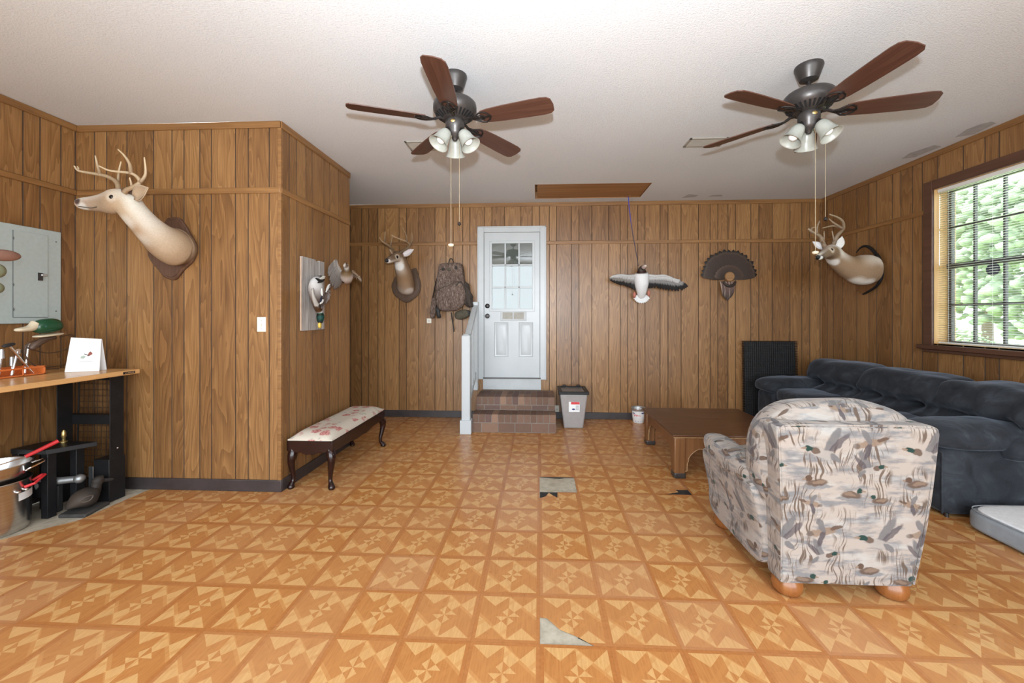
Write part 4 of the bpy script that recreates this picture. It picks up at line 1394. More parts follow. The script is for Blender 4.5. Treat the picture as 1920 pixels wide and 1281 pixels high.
antler(o2, d2, [([PY(x, y, Y) for x, y, Y in ((738, 474, 5.15), (735, 467, 5.10), (729, 461, 5.04), (721, 455.5, 4.98), (715, 451, 4.94), (711, 445, 4.90))], 0.022, 0.005),
                ([PY(x, y, 4.98) for x, y in ((721, 455), (721.5, 446), (722.5, 434))], 0.013, 0.003),
                ([PY(x, y, 5.08) for x, y in ((732, 464), (734, 452), (737, 440))], 0.012, 0.003)], A2, A3)
antler(o2, d2, [([PY(x, y, Y) for x, y, Y in ((748, 477, 5.18), (754, 471, 5.17), (764, 465, 5.14), (768, 459, 5.10), (762.5, 453, 5.05), (749, 448, 4.98), (733, 441, 4.92))], 0.022, 0.005),
                ([PY(x, y, 5.05) for x, y in ((763, 454), (762, 443), (755, 427))], 0.013, 0.003),
                ([PY(x, y, 5.12) for x, y in ((768, 461), (772.5, 450), (772, 436))], 0.013, 0.003)], A2, A3)

# right wall deer
o3 = PX(1640, 506, XR)
d3 = thing('deer_mount', 'tan white-bellied deer head mount on the window wall near the corner', 'deer mount', o3)
mb = MB(o3)
RIM = [(1604, 474), (1612, 465), (1621, 461.6), (1631, 466), (1640, 476), (1646, 484), (1652, 503), (1650.5, 521), (1642, 536), (1628, 546), (1616, 552)]
rp = [PX(x, y, XR - 0.035) for x, y in RIM]
rp2 = [Vector((XR - 0.002, p.y, p.z)) for p in rp]
chord = [PX(1606, 545, XR - 0.035), PX(1602, 520, XR - 0.035), PX(1600, 495, XR - 0.035)]
loop = [(p.y, p.z) for p in rp] + [(p.y, p.z) for p in chord]
loopf = [tuple(q) for q in cr(loop + [loop[0]], 4)[:-1]]
Xp = Matrix(((0, 0, -1, XR), (1, 0, 0, 0), (0, 1, 0, 0), (0, 0, 0, 1)))
mb.prism(loopf, 0.001, 0.028, Xp)
mb.build('plaque', 'plaquew', d3, smooth=30)
mb = MB(o3)
RF = cr([(XR - 0.024, p.y, p.z) for p in rp], 4)
mb.tube(RF, [0.004 + 0.015 * math.sin(math.pi * (0.03 + 0.94 * q / (len(RF) - 1))) ** 0.6 for q in range(len(RF))], 8); mb.build('plaque_rim', 'black', d3)
T1, T2 = (0.31, 0.205, 0.125), (0.36, 0.25, 0.16)
mb = MB(o3)
S3 = (0.45, 0.9, 0)
bodyloft(mb, [
    (PY(1637, 506, 4.74), 0.150, 0.150, T1, WHT),
    (PY(1626, 506, 4.74), 0.155, 0.168, T1, WHT),
    (PY(1611, 506, 4.72), 0.145, 0.165, T1, (0.60, 0.50, 0.40)),
    (PY(1594, 502, 4.69), 0.115, 0.130, T1, T2),
    (PY(1580, 494, 4.65), 0.096, 0.108, T1, T2),
    (PY(1568, 484, 4.60), 0.080, 0.094, T1, (0.60, 0.52, 0.44)),
    (PY(1562, 475, 4.55), 0.074, 0.082, (0.28, 0.185, 0.11), WHT),
    (PY(1557, 471, 4.49), 0.068, 0.070, (0.25, 0.165, 0.10), (0.64, 0.56, 0.48)),
    (PY(1550, 474, 4.42), 0.054, 0.055, (0.22, 0.145, 0.09), (0.45, 0.35, 0.27)),
    (PY(1543, 478, 4.36), 0.042, 0.042, (0.20, 0.135, 0.085), (0.45, 0.38, 0.32)),
    (PY(1537, 481.5, 4.31), 0.034, 0.034, (0.14, 0.10, 0.07), WHT),
    (PY(1533.5, 483, 4.28), 0.024, 0.022, (0.012, 0.010, 0.010), WHT),
    (PY(1532, 483.5, 4.265), 0.008, 0.008, (0.01, 0.01, 0.01), (0.3, 0.28, 0.26))], S3, 40, 8)
patch(mb, 1560, 468, 0.050, (0.52, 0.43, 0.33), 0.5)
patch(mb, 1552, 490, 0.055, (0.74, 0.72, 0.69), 0.4)
patch(mb, 1564, 492, 0.065, (0.72, 0.68, 0.63), 0.5)
patch(mb, 1540, 484.5, 0.030, (0.72, 0.70, 0.68), 0.4)
patch(mb, 1534, 482.5, 0.030, (0.012, 0.01, 0.01), 0.4)
patch(mb, 1545, 484, 0.018, (0.02, 0.016, 0.015), 0.4)
patch(mb, 1605, 530, 0.12, (0.72, 0.66, 0.58), 0.6)
patch(mb, 1625, 532, 0.10, (0.74, 0.69, 0.62), 0.5)
eye_at(o3, d3, mb, 1560.5, 467.8, 0.017)
mb.build('bust', 'fur', d3, smooth=180)
mb = MB(o3); mb.sphere(PY(1533.5, 481.5, 4.265), (0.022, 0.018, 0.016), 12, 8); mb.build('nose', 'blackm', d3)
ear(o3, d3, PY(1571, 467, 4.56), PY(1579, 443, 4.52), (-0.3, -1, 0), 0.045, (0.74, 0.72, 0.70), T1)
ear(o3, d3, PY(1543, 467, 4.50), PY(1523, 453, 4.52), (0.2, -1, -0.1), 0.040, (0.74, 0.73, 0.74), T1)
A4, A5 = (0.20, 0.135, 0.085), (0.33, 0.245, 0.16)
antler(o3, d3, [([PY(x, y, Y) for x, y, Y in ((1561, 462, 4.53), (1565, 452, 4.52), (1570, 442, 4.50), (1579, 432, 4.46), (1582, 424, 4.42), (1579, 414, 4.38), (1569, 407, 4.34), (1555, 402, 4.30))], 0.025, 0.007),
                ([PY(x, y, 4.44) for x, y in ((1580, 428), (1566, 420), (1554, 410))], 0.017, 0.005),
                ([PY(x, y, 4.46) for x, y in ((1580, 428), (1562, 423.5), (1542, 428))], 0.016, 0.004),
                ([PY(x, y, 4.50) for x, y in ((1564, 452), (1562, 443), (1560, 433))], 0.012, 0.004)], A4, A5)
antler(o3, d3, [([PY(x, y, Y) for x, y, Y in ((1547, 465, 4.48), (1543, 455, 4.47), (1538, 444, 4.46), (1529, 438, 4.44), (1521, 434, 4.42), (1515, 429, 4.40))], 0.025, 0.010),
                ([PY(x, y, 4.43) for x, y in ((1531, 439), (1532, 426), (1537, 414))], 0.016, 0.005),
                ([PY(x, y, 4.42) for x, y in ((1521, 434), (1522, 428), (1528, 426))], 0.014, 0.005),
                ([PY(x, y, 4.45) for x, y in ((1543, 456), (1545, 445), (1545, 433))], 0.013, 0.004)], A4, A5)

# ------------------------------------------------------------------ birds
NY = (0, -1, 0)
og = PY(1203, 535, YB)
go = thing('goose_mount', 'white-bodied goose mount with spread grey and black wings on the back wall', 'bird mount', og)
GW, GG, GK = (0.78, 0.78, 0.78), (0.33, 0.32, 0.31), (0.022, 0.020, 0.020)
mb = MB(og)
bodyloft(mb, [(PY(1205, 499, 5.44), 0.020, 0.020, (0.06, 0.045, 0.04), (0.06, 0.045, 0.04)), (PY(1203, 505, 5.455), 0.045, 0.04, (0.06, 0.045, 0.04), (0.05, 0.04, 0.035)),
              (PY(1203, 510, 5.47), 0.062, 0.055, (0.08, 0.055, 0.045), (0.08, 0.055, 0.045)), (PY(1203, 513, 5.48), 0.085, 0.065, GW, GW), (PY(1203, 520, 5.48), 0.096, 0.085, GW, GW),
              (PY(1203, 532, 5.49), 0.092, 0.085, GW, GW), (PY(1203, 545, 5.52), 0.070, 0.06, GW, GW), (PY(1203, 556, 5.56), 0.045, 0.03, GW, GW), (PY(1203, 560, 5.58), 0.02, 0.01, GW, GW)], (1, 0, 0), 20)
mb.build('body', 'feather', go, smooth=180)
mb = MB(og)
bodyloft(mb, [(PY(1205, 503, 5.43), 0.030, 0.030, (0.07, 0.05, 0.045), (0.07, 0.05, 0.045)), (PY(1207, 501, 5.40), 0.034, 0.034, (0.10, 0.07, 0.06), (0.07, 0.05, 0.045)), (PY(1208, 500, 5.37), 0.026, 0.026, (0.60, 0.48, 0.44), (0.60, 0.48, 0.44)), (PY(1210, 499, 5.32), 0.022, 0.018, (0.74, 0.62, 0.56), (0.74, 0.62, 0.56)), (PY(1211, 498, 5.29), 0.006, 0.006, (0.74, 0.62, 0.56), (0.74, 0.62, 0.56))], (1, 0, 0), 14)
mb.build('head', 'feather', go, smooth=180)


def wing(off, parent, lead, trail, n, nrm, c_root, c_mid, c_tip, wd, name='wing', dark_from=0.0, mat='feather', step=0.004):
    mb = MB(off)
    A = cr(lead, 8); B = cr(trail, 8)
    samp = lambda P, t: Vector(P[min(len(P) - 1, int(round(t * (len(P) - 1))))])
    N = Vector(nrm).normalized()
    for i in range(n):
        t = i / (n - 1)
        a = samp(A, t); b = samp(B, t)
        mb.feather(a - N * 0.002 * i * 0.3, b - N * step * (i % 3), wd, N, c_mid, c_tip, 0.004, 0.012, 8, 0.3, [(dark_from, 1.0, c_tip)] if dark_from else None)
    for i in range(n):
        t = i / (n - 1)
        a = samp(A, t); b = samp(B, t); m = a.lerp(b, (0.50 if not dark_from else 0.46) - 0.15 * t)
        mb.feather(a + N * 0.010, m + N * 0.006, wd * 1.15, N, c_root, c_mid, 0.006, 0.012)
    P = [samp(A, q / 14) + N * 0.010 for q in range(15)]
    mb.tube(P, [lerp(0.022, 0.008, q / 14) for q in range(15)], 8, 0, [c_root] * 15)
    return mb.build(name, mat, parent, smooth=60)


wing(og, go, [PY(x, y, Y) for x, y, Y in ((1191, 517, 5.50), (1178, 518, 5.48), (1165, 516, 5.46), (1154, 517, 5.46), (1146, 519, 5.47))],
     [PY(x, y, Y) for x, y, Y in ((1190, 545, 5.54), (1181, 540, 5.54), (1170, 536, 5.53), (1158, 533, 5.52), (1147, 527, 5.50))], 13, NY, (0.50, 0.49, 0.48), (0.26, 0.24, 0.22), GK, 0.026, 'wing', 0.62)
wing(og, go, [PY(x, y, Y) for x, y, Y in ((1215, 517, 5.50), (1230, 518, 5.48), (1245, 517, 5.46), (1258, 521, 5.46), (1268, 526, 5.47))],
     [PY(x, y, Y) for x, y, Y in ((1216, 541, 5.54), (1232, 541, 5.54), (1252, 545, 5.53), (1276, 546, 5.52), (1290, 538, 5.50))], 16, NY, (0.54, 0.53, 0.52), (0.29, 0.28, 0.27), GK, 0.024, 'wing', 0.60)
mb = MB(og)
for i in range(11):
    a = R(-60 + 12 * i)
    r = PY(1203, 552, 5.57 - 0.003 * (i % 2))
    mb.feather(r, r + Vector((math.sin(a) * 0.125, 0.0, -math.cos(a) * 0.125)), 0.024, NY, GW, GW, 0.003)
mb.build('tail', 'feather', go, smooth=60)
for s in (-1, 1):
    mb = MB(og); mb.sphere(PY(1203 + s * 13.5, 553 - 3 * (s > 0), 5.53), (0.022, 0.02, 0.045), 12, 8, None, 0); mb.build('foot', simple('orange_red_foot', (0.38, 0.13, 0.09), 0.6), go)

# turkey fan
ot = PY(1364, 520, YB)
tf = thing('turkey_fan_mount', 'brown turkey tail fan mount with beard plaque right of the goose', 'bird mount', ot)
c0 = PY(1366, 525, YB - 0.03)
mb = MB(ot)
TB, TD, TK = (0.060, 0.036, 0.027), (0.034, 0.021, 0.016), (0.012, 0.010, 0.010)
for i in range(19):
    a = R(-79 + 158 * i / 18)
    L_ = 0.415 if abs(i - 9) < 7 else 0.385
    if i in (14,): L_ = 0.385
    d = Vector((math.sin(a), 0, math.cos(a)))
    root = c0 + d * 0.07 + Vector((0, -0.0015 * (i % 2), 0))
    mb.feather(root, c0 + d * L_ * (1.0 + 0.012 * ((i * 7) % 3 - 1)) + Vector((0, -0.01, 0)), 0.040, NY, TD, TB, 0.003, 0.012, 14, 0.15, [(0.86, 1.0, TK), (0.80, 0.86, (0.075, 0.05, 0.035))])
for i in range(13):
    a = R(-72 + 144 * i / 12)
    d = Vector((math.sin(a), 0, math.cos(a)))
    mb.feather(c0 + d * 0.055 + Vector((0, -0.014, 0)), c0 + d * 0.21 + Vector((0, -0.016, 0)), 0.034, NY, TD, (0.085, 0.05, 0.035), 0.003, 0.006, 8, 0.15, [(0.84, 0.94, (0.085, 0.055, 0.04))])
mb.build('tail_fan', 'turkey', tf, smooth=60)
mb = MB(ot)
base = PY(1363, 528, YB - 0.035)
for i in range(15):
    u = (i - 7) / 7
    a = base + Vector((u * 0.090, -0.004 * (i % 3), 0.0)); b = base + Vector((u * 0.060, -0.012 - 0.004 * (i % 2), -0.27 + 0.07 * abs(u)))
    mb.feather(a, b, 0.012, NY, (0.14, 0.085, 0.07) if i % 3 else (0.42, 0.32, 0.26), TD, 0.003, 0.022, 8, 0.3)
mb.build('beard', 'turkey', tf, smooth=60)
mb = MB(ot)
X = Matrix.Translation(PY(1366.5, 519, YB - 0.022)) @ Matrix.Rotation(R(90), 4, 'X')
mb.lathe([(0.068, -0.02), (0.068, 0.028), (0.058, 0.040), (0.0, 0.041)], 28, X)
mb.build('wood_disc', wood('oak_mount_disc', (0.20, 0.10, 0.038), (0.33, 0.175, 0.07), 0.4, 0, 0.8), tf)
mb = MB(ot)
pts = [c0 + Vector((math.cos(a) * 0.082, -0.03, math.sin(a) * 0.082 - 0.005)) for a in [R(190 + 160 * q / 12) for q in range(13)]]
mb.tube(pts, [0.012 + 0.010 * math.sin(math.pi * q / 12) for q in range(13)], 8, 0, [TD] * 13); mb.build('feather_rim', 'turkey', tf)

# mallard hung upside down on barn boards
ob = Vector((XS, 3.63, 1.30))
bb = thing('barn_board_plaque', 'grey weathered barn-wood board on the closet side wall under a mallard', 'plaque', ob)
for (y0, y1, zt, zb, d) in ((3.442, 3.655, 1.958, 1.300, 0.026), (3.660, 3.722, 1.945, 1.302, 0.020), (3.726, 3.812, 1.955, 1.304, 0.024)):
    mb = MB(ob); mb.box(XS + 0.001, XS + d, y0, y1, zb, zt); mb.build('plank', 'barn', bb, bevel=0.003)
mb = MB(ob)
mb.tube([PX(561 + 3, 482, XS + 0.028), PX(561 + 3, 620, XS + 0.028)], 0.006, 6); mb.build('raw_edge', simple('raw_pine_edge', (0.50, 0.34, 0.24), 0.8), bb)
mb = MB(ob)
mb.tube(cr([PX(569, 543, XS + 0.034), PX(574, 545.5, XS + 0.034), PX(580, 543, XS + 0.036), PX(585, 540, XS + 0.05)], 4), 0.006, 6)
mb.tube(cr([PX(596, 516, XS + 0.032), PX(597, 508, XS + 0.032), PX(601, 503, XS + 0.032), PX(603, 500, XS + 0.034)], 4), 0.006, 6)
tag(mb.build('hanging_string', 'string'), 'orange string tied around the hanging mallard on grey boards', 'string')
om = PX(595, 550, XS + 0.03)
ml = thing('mallard_mount', 'mallard drake mount hanging head down on the grey boards', 'bird mount', om)
XD = XS + 0.10
GYW, BRN, BLK = (0.50, 0.47, 0.44), (0.105, 0.066, 0.045), (0.012, 0.012, 0.013)
mb = MB(om)
bodyloft(mb, [(PX(602, 520, XD - 0.01), 0.018, 0.018, BLK, BLK), (PX(598, 525, XD), 0.042, 0.038, (0.10, 0.09, 0.09), (0.10, 0.09, 0.09)), (PX(593, 532, XD + 0.01), 0.058, 0.052, (0.62, 0.61, 0.60), (0.60, 0.59, 0.57)),
              (PX(592, 543, XD + 0.02), 0.064, 0.060, (0.42, 0.39, 0.37), (0.34, 0.30, 0.28)), (PX(594, 556, XD + 0.02), 0.060, 0.056, (0.17, 0.13, 0.11), (0.17, 0.12, 0.10)), (PX(596, 570, XD + 0.01), 0.050, 0.045, BRN, BRN), (PX(598, 581, XD), 0.034, 0.030, BRN, BRN), (PX(599.5, 584.5, XD), 0.026, 0.025, (0.6, 0.6, 0.58), (0.6, 0.6, 0.58)),
              (PX(600, 587, XD), 0.027, 0.027, (0.006, 0.045, 0.030), (0.004, 0.02, 0.016)), (PX(600.7, 594, XD), 0.032, 0.033, (0.006, 0.050, 0.040), (0.004, 0.02, 0.016)), (PX(600.5, 601, XD), 0.029, 0.028, (0.005, 0.03, 0.02), (0.004, 0.02, 0.016)), (PX(600, 606, XD), 0.016, 0.016, BLK, BLK)], (0, 1, 0), 18)
mb.build('body', 'feather', ml, smooth=180)
mb = MB(om); mb.soft(PX(599.5, 610, XD), (0.012, 0.018, 0.026), 3, 6); mb.build('bill', simple('yellow_bill', (0.62, 0.44, 0.07), 0.4), ml)
NXP = (1, -0.25, 0)
wing(om, ml, [PX(x, y, XD + 0.06) for x, y in ((592, 572), (588, 563), (585, 552), (584, 543))], [PX(x, y, XD + 0.02) for x, y in ((598, 576), (594, 571), (589, 560), (586, 547))], 6, NXP, (0.36, 0.33, 0.30), (0.30, 0.26, 0.23), (0.18, 0.13, 0.10), 0.018)
wing(om, ml, [PX(x, y, XD + 0.03) for x, y in ((598, 574), (604, 566), (608, 555), (612, 545))], [PX(x, y, XD + 0.08) for x, y in ((603, 578), (613, 568), (619, 553), (618, 532))], 11, NXP, (0.11, 0.075, 0.06), (0.09, 0.06, 0.05), (0.26, 0.22, 0.20), 0.026)
mb = MB(om)
for (x0, y0, x1, y1, c) in ((603, 541, 604, 555, (0.72, 0.72, 0.70)), (604, 555, 600, 567, (0.02, 0.02, 0.035)), (600, 570, 607, 562, (0.72, 0.72, 0.70)), (611, 548, 618, 533, (0.62, 0.6, 0.58)), (592, 522, 604, 529, BLK), (600, 523, 610, 519, (0.6, 0.58, 0.52)), (596, 530, 609, 524, BLK)):
    mb.feather(PX(x0, y0, XD + 0.095), PX(x1, y1, XD + 0.095), 0.014, NXP, c, c, 0.006)
mb.build('flight_feathers', 'feather', ml, smooth=60)

# small flying duck
of = PX(648, 516, XS + 0.02)
fd = thing('flying_duck_mount', 'small brown flying duck mount at the far end of the closet side wall', 'bird mount', of)
XD = XS + 0.16
mb = MB(of)
PKB = (0.52, 0.43, 0.38)
bodyloft(mb, [(PX(653, 530, XD - 0.05), 0.02, 0.016, (0.03, 0.02, 0.02), (0.03, 0.02, 0.02)), (PX(651, 526, XD - 0.01), 0.045, 0.04, (0.3, 0.24, 0.2), (0.3, 0.24, 0.2)), (PX(650, 519, XD + 0.03), 0.062, 0.058, PKB, PKB), (PX(650, 511, XD + 0.05), 0.055, 0.05, (0.16, 0.105, 0.06), (0.16, 0.105, 0.06)),
              (PX(650, 505, XD + 0.06), 0.025, 0.025, (0.13, 0.09, 0.06), (0.13, 0.09, 0.06)), (PX(649, 500, XD + 0.07), 0.024, 0.022, (0.62, 0.58, 0.52), (0.62, 0.58, 0.52)), (PX(648, 497, XD + 0.08), 0.022, 0.020, (0.5, 0.45, 0.4), (0.1, 0.07, 0.05)), (PX(649, 493.5, XD + 0.08), 0.006, 0.006, (0.06, 0.04, 0.03), (0.06, 0.04, 0.03))], (0, 1, 0), 16)
mb.build('body', 'feather', fd, smooth=180)
GB = (0.27, 0.235, 0.205)
wing(of, fd, [PX(x, y, XS + q) for x, y, q in ((643, 512, 0.16), (637, 508, 0.13), (632, 499, 0.10), (629, 488, 0.07))], [PX(x, y, XS + q) for x, y, q in ((634, 540, 0.08), (626, 543, 0.06), (618, 526, 0.05), (615, 507, 0.05))], 10, NXP, GB, (0.23, 0.20, 0.18), (0.17, 0.145, 0.13), 0.024)
wing(of, fd, [PX(x, y, XS + q) for x, y, q in ((659, 510, 0.19), (664, 513, 0.22), (670, 518, 0.25))], [PX(x, y, XS + q) for x, y, q in ((663, 520, 0.17), (670, 524, 0.20), (678, 528, 0.25))], 5, NXP, (0.20, 0.13, 0.08), (0.36, 0.30, 0.25), (0.5, 0.43, 0.36), 0.014)
mb = MB(of)
for q in (644, 657):
    mb.sphere(PX(q, 529, XD), (0.012, 0.018, 0.010), 10, 6, None, 0, (0.025, 0.018, 0.016))
mb.build('foot', 'feather', fd)

# ------------------------------------------------------------------ camouflage backpack
op = PY(846, 545, YB)
bp = thing('backpack', 'bark camouflage hunting backpack hanging on the back wall by the door', 'backpack', op)
S = 0.0073
cyb = YB - 0.11


def tap(top, bot):
    def fn(q, p):
        f = lerp(bot, top, (p.z + 1) / 2)
        return Vector((q.x * f, q.y, q.z))
    return fn


mb = MB(op); c = PY(846, 533, cyb)
mb.soft(c, (0.205, 0.085, 0.285), 9, 14, None, 0.012, 9, 0, tap(0.80, 1.12)); mb.build('main_pack', 'camo', bp, smooth=180)
mb = MB(op); c = PY(845, 559, cyb - 0.085)
def pk(q, p):
    up = (p.z + 1) / 2
    skew = 0.10 * max(0, p.x) * up
    return Vector((q.x * lerp(0.92, 1.0, up), q.y, q.z + skew))
mb.soft(c, (0.222, 0.075, 0.178), 2.6, 14, Matrix.Rotation(R(-8), 4, 'Y'), 0.010, 10, 0, pk); po = mb.build('front_pocket', 'camo', bp, smooth=180)
mb = MB(op); mb.tube(cr([PY(815, 554, cyb - 0.11), PY(835, 551, cyb - 0.14), PY(852, 540, cyb - 0.14), PY(862, 529, cyb - 0.13), PY(869, 537, cyb - 0.11), PY(872, 550, cyb - 0.09)], 5), 0.009, 8); mb.build('zip_piping', 'strap', po)
mb = MB(op); mb.tube(cr([PY(841, 495, cyb), PY(843, 487, cyb), PY(846, 485, cyb), PY(849, 488, cyb), PY(851, 495, cyb)], 4), 0.008, 8); mb.build('hang_loop', 'strap', bp)
for x in (831, 855):
    mb = MB(op); mb.soft(PY(x, 505 if x < 840 else 502, cyb - 0.09), (0.016, 0.012, 0.020), 3, 6); mb.build('buckle', 'blackm', bp)
mb = MB(op); mb.soft(PY(842, 506, cyb - 0.088), (0.030, 0.01, 0.014), 3, 6); mb.build('logo_patch', 'olive', bp)
mb = MB(op); mb.soft(PY(876, 553, cyb - 0.02), (0.060, 0.070, 0.18), 2.6, 10, Matrix.Rotation(R(-14), 4, 'Y'), 0.05, 22); mb.build('side_pouch', 'strap', bp, smooth=60)
mb = MB(op); mb.soft(PY(866, 590, cyb - 0.02), (0.10, 0.06, 0.065), 2.6, 10, Matrix.Rotation(R(-14), 4, 'Y'), 0.01, 14); mb.build('lower_pouch', 'olive', bp, smooth=180)
mb = MB(op); mb.soft(PY(813, 577, cyb - 0.03), (0.040, 0.035, 0.145), 3.5, 8, Matrix.Rotation(R(7), 4, 'Y'), 0.02, 18); mb.build('waist_belt', 'camo', bp, smooth=60)
mb = MB(op); mb.soft(PY(822, 586, cyb - 0.06), (0.028, 0.03, 0.085), 3, 8, Matrix.Rotation(R(-6), 4, 'Y'), 0.02, 20); mb.build('hip_strap', 'blackm', bp, smooth=60)
mb = MB(op); mb.soft(PY(878, 588, cyb - 0.02), (0.034, 0.03, 0.04), 3, 8, None, 0.01, 20); mb.build('buckle', 'blackm', bp, smooth=60)
mb = MB(op); mb.tube(cr([PY(846, 586, cyb + 0.03), PY(848, 600, cyb + 0.05), PY(850, 612, cyb + 0.06), PY(851, 622, cyb + 0.06)], 4), 0.010, 6, 0, None, 0.4); mb.build('dangling_strap', 'strap', bp)
mb = MB(op); mb.tube(cr([PY(823, 512, cyb + 0.02), PY(817, 530, cyb + 0.05), PY(813, 550, cyb + 0.06), PY(810, 565, cyb + 0.04)], 4), 0.022, 8, 0, None, 0.4); mb.build('shoulder_strap', 'strap', bp)

# ------------------------------------------------------------------ grey bin, bucket
bn = thing('storage_bin', 'grey plastic storage bin with black lid beside the brick steps', 'bin', (0.44, 5.33, 0))
off = bn.location
b4 = [(0.315, 5.150, 0), (0.560, 5.150, 0), (0.560, 5.47, 0), (0.315, 5.47, 0)]
t4 = [(0.262, 5.115, 0.445), (0.612, 5.115, 0.445), (0.612, 5.52, 0.445), (0.262, 5.52, 0.445)]
mb = MB(off); mb.hexa(b4, t4); mb.build('tub', 'greyplastic', bn, bevel=0.018, seg=3)
mb = MB(off)
for q in ((0.245, 0.628, 5.09, 5.135), (0.245, 0.628, 5.50, 5.545), (0.245, 0.290, 5.135, 5.50), (0.583, 0.628, 5.135, 5.50)): mb.box(*q, 0.440, 0.475)
lid = mb.build('lid_rim', 'black', bn, bevel=0.006)
mb = MB(off); mb.box(0.285, 0.588, 5.13, 5.505, 0.448, 0.462); mb.build('lid_top', 'smoke', bn, bevel=0.003)
for x in (0.345, 0.535):
    mb = MB(off); mb.box(x - 0.022, x + 0.022, 5.53, 5.56, 0.44, 0.49); mb.build('hinge', 'black', lid, bevel=0.004)
lt = lambda z: lerp(5.150, 5.115, z / 0.445) - 0.0025


def onfront(x0, x1, z0, z1, d=0.0):
    return [(x0, lt(z0) - d, z0), (x1, lt(z0) - d, z0), (x1, lt(z1) - d, z1), (x0, lt(z1) - d, z1)]


def card(off, quads, name, mat, parent):
    mb = MB(off)
    for q in quads: mb.face([mb.vert(p) for p in q])
    return mb.build(name, mat, parent, smooth=0)


lb = card(off, [onfront(0.375, 0.512, 0.215, 0.345)], 'label', 'paper', bn)
card(off, [onfront(0.402, 0.510, 0.312, 0.344, 0.001)], 'red_band', 'inkred', lb)
card(off, [onfront(0.462, 0.502, 0.240 + i * 0.011, 0.246 + i * 0.011, 0.001) for i in range(6)], 'print_lines', 'inkgrey', lb)
X = Matrix.Translation((0.434, lt(0.25) - 0.001, 0.25)) @ Matrix.Rotation(R(90), 4, 'X')
mb = MB(off); mb.prism([(0.021 * math.cos(2 * math.pi * i / 16), 0.011 * math.sin(2 * math.pi * i / 16)) for i in range(16)], 0, 0.001, X); mb.build('print_oval', 'inkblue', lb, smooth=0)

bk = thing('tin_bucket', 'small tin bucket with white, red and blue print on the floor behind the table', 'bucket', (1.335, 5.50, 0))
mb = MB(); mb.lathe([(0.066, 0.0), (0.070, 0.004), (0.080, 0.085), (0.088, 0.165), (0.090, 0.176)], 32); mb.build('pail', 'paper', bk)
mb = MB(); mb.lathe([(0.0885, 0.160), (0.0925, 0.186), (0.096, 0.196), (0.094, 0.202), (0.089, 0.198), (0.082, 0.17), (0.08, 0.17)], 32, cap=False); mb.build('tin_rim', 'galv', bk)
mb = MB()


def wrap(a0, a1, z0, z1, mb, rr=lambda z: 0.0672 + 0.1235 * z + 0.0018, n=6, wob=0.0):
    rs = []
    for i in range(n + 1):
        a = R(lerp(a0, a1, i / n)); dz = wob * math.sin(i * 2.1)
        rs.append([Vector((rr(z) * math.cos(a), rr(z) * math.sin(a), z + dz)) for z in (z0, z1)])
    mb.rings(rs, False, False)


wrap(180, 360, 0.006, 0.018, mb, n=20); wrap(215, 262, 0.024, 0.038, mb, wob=0.006); wrap(268, 305, 0.022, 0.034, mb, wob=0.006); wrap(200, 225, 0.126, 0.140, mb); wrap(285, 330, 0.128, 0.146, mb, wob=0.003)
mb.build('blue_print', 'inkblue', bk, smooth=60)
mb = MB(); wrap(205, 250, 0.092, 0.116, mb, wob=0.004); wrap(253, 275, 0.098, 0.110, mb, wob=0.004); wrap(258, 280, 0.070, 0.078, mb); mb.build('red_print', 'inkred', bk, smooth=60)

# ------------------------------------------------------------------ coffee table
TX0, TX1, TY0, TY1, TZ = 1.185, 2.215, 3.60, 4.63, 0.389
ct = thing('coffee_table', 'low square dark wood coffee table with arched apron before the sofa', 'table', ((TX0 + TX1) / 2, (TY0 + TY1) / 2, 0))
off = ct.location
mb = MB(off); mb.box(TX0 - 0.015, TX1 + 0.015, TY0 - 0.015, TY1 + 0.015, TZ - 0.020, TZ); mb.build('table_top', 'tablew', ct, bevel=0.006, seg=3)
mb = MB(off); mb.box(TX0 - 0.006, TX1 + 0.006, TY0 - 0.006, TY1 + 0.006, TZ - 0.028, TZ - 0.020); mb.build('top_moulding', 'gilt', ct)
lw = 0.105
for (x, y) in ((TX0, TY0), (TX1 - lw, TY0), (TX0, TY1 - lw), (TX1 - lw, TY1 - lw)):
    mb = MB(off)
    mb.hexa([(x + 0.006, y + 0.006, 0), (x + lw - 0.006, y + 0.006, 0), (x + lw - 0.006, y + lw - 0.006, 0), (x + 0.006, y + lw - 0.006, 0)], [(x, y, TZ - 0.028), (x + lw, y, TZ - 0.028), (x + lw, y + lw, TZ - 0.028), (x, y + lw, TZ - 0.028)])
    lg = mb.build('leg', 'tabler', ct, bevel=0.012, seg=3)
    mb = MB(off); mb.box(x + 0.002, x + lw - 0.002, y + 0.002, y + lw - 0.002, 0, 0.050); mb.build('foot_cap', 'bronzel', lg, bevel=0.010, seg=3)


def apron_profile(L):
    h = TZ - 0.028
    half = [(lw - 0.004, 0.06), (lw + 0.010, 0.065), (lw + 0.012, 0.13), (lw + 0.024, 0.155), (lw + 0.022, 0.175), (lw + 0.045, 0.210), (lw + 0.085, 0.245), (lw + 0.12, 0.262), (lw + 0.135, 0.258), (lw + 0.19, 0.268)]
    pts = [(lw - 0.004, h)] + half + [(L - a, b) for a, b in reversed(half)] + [(L - lw + 0.004, h)]
    return pts


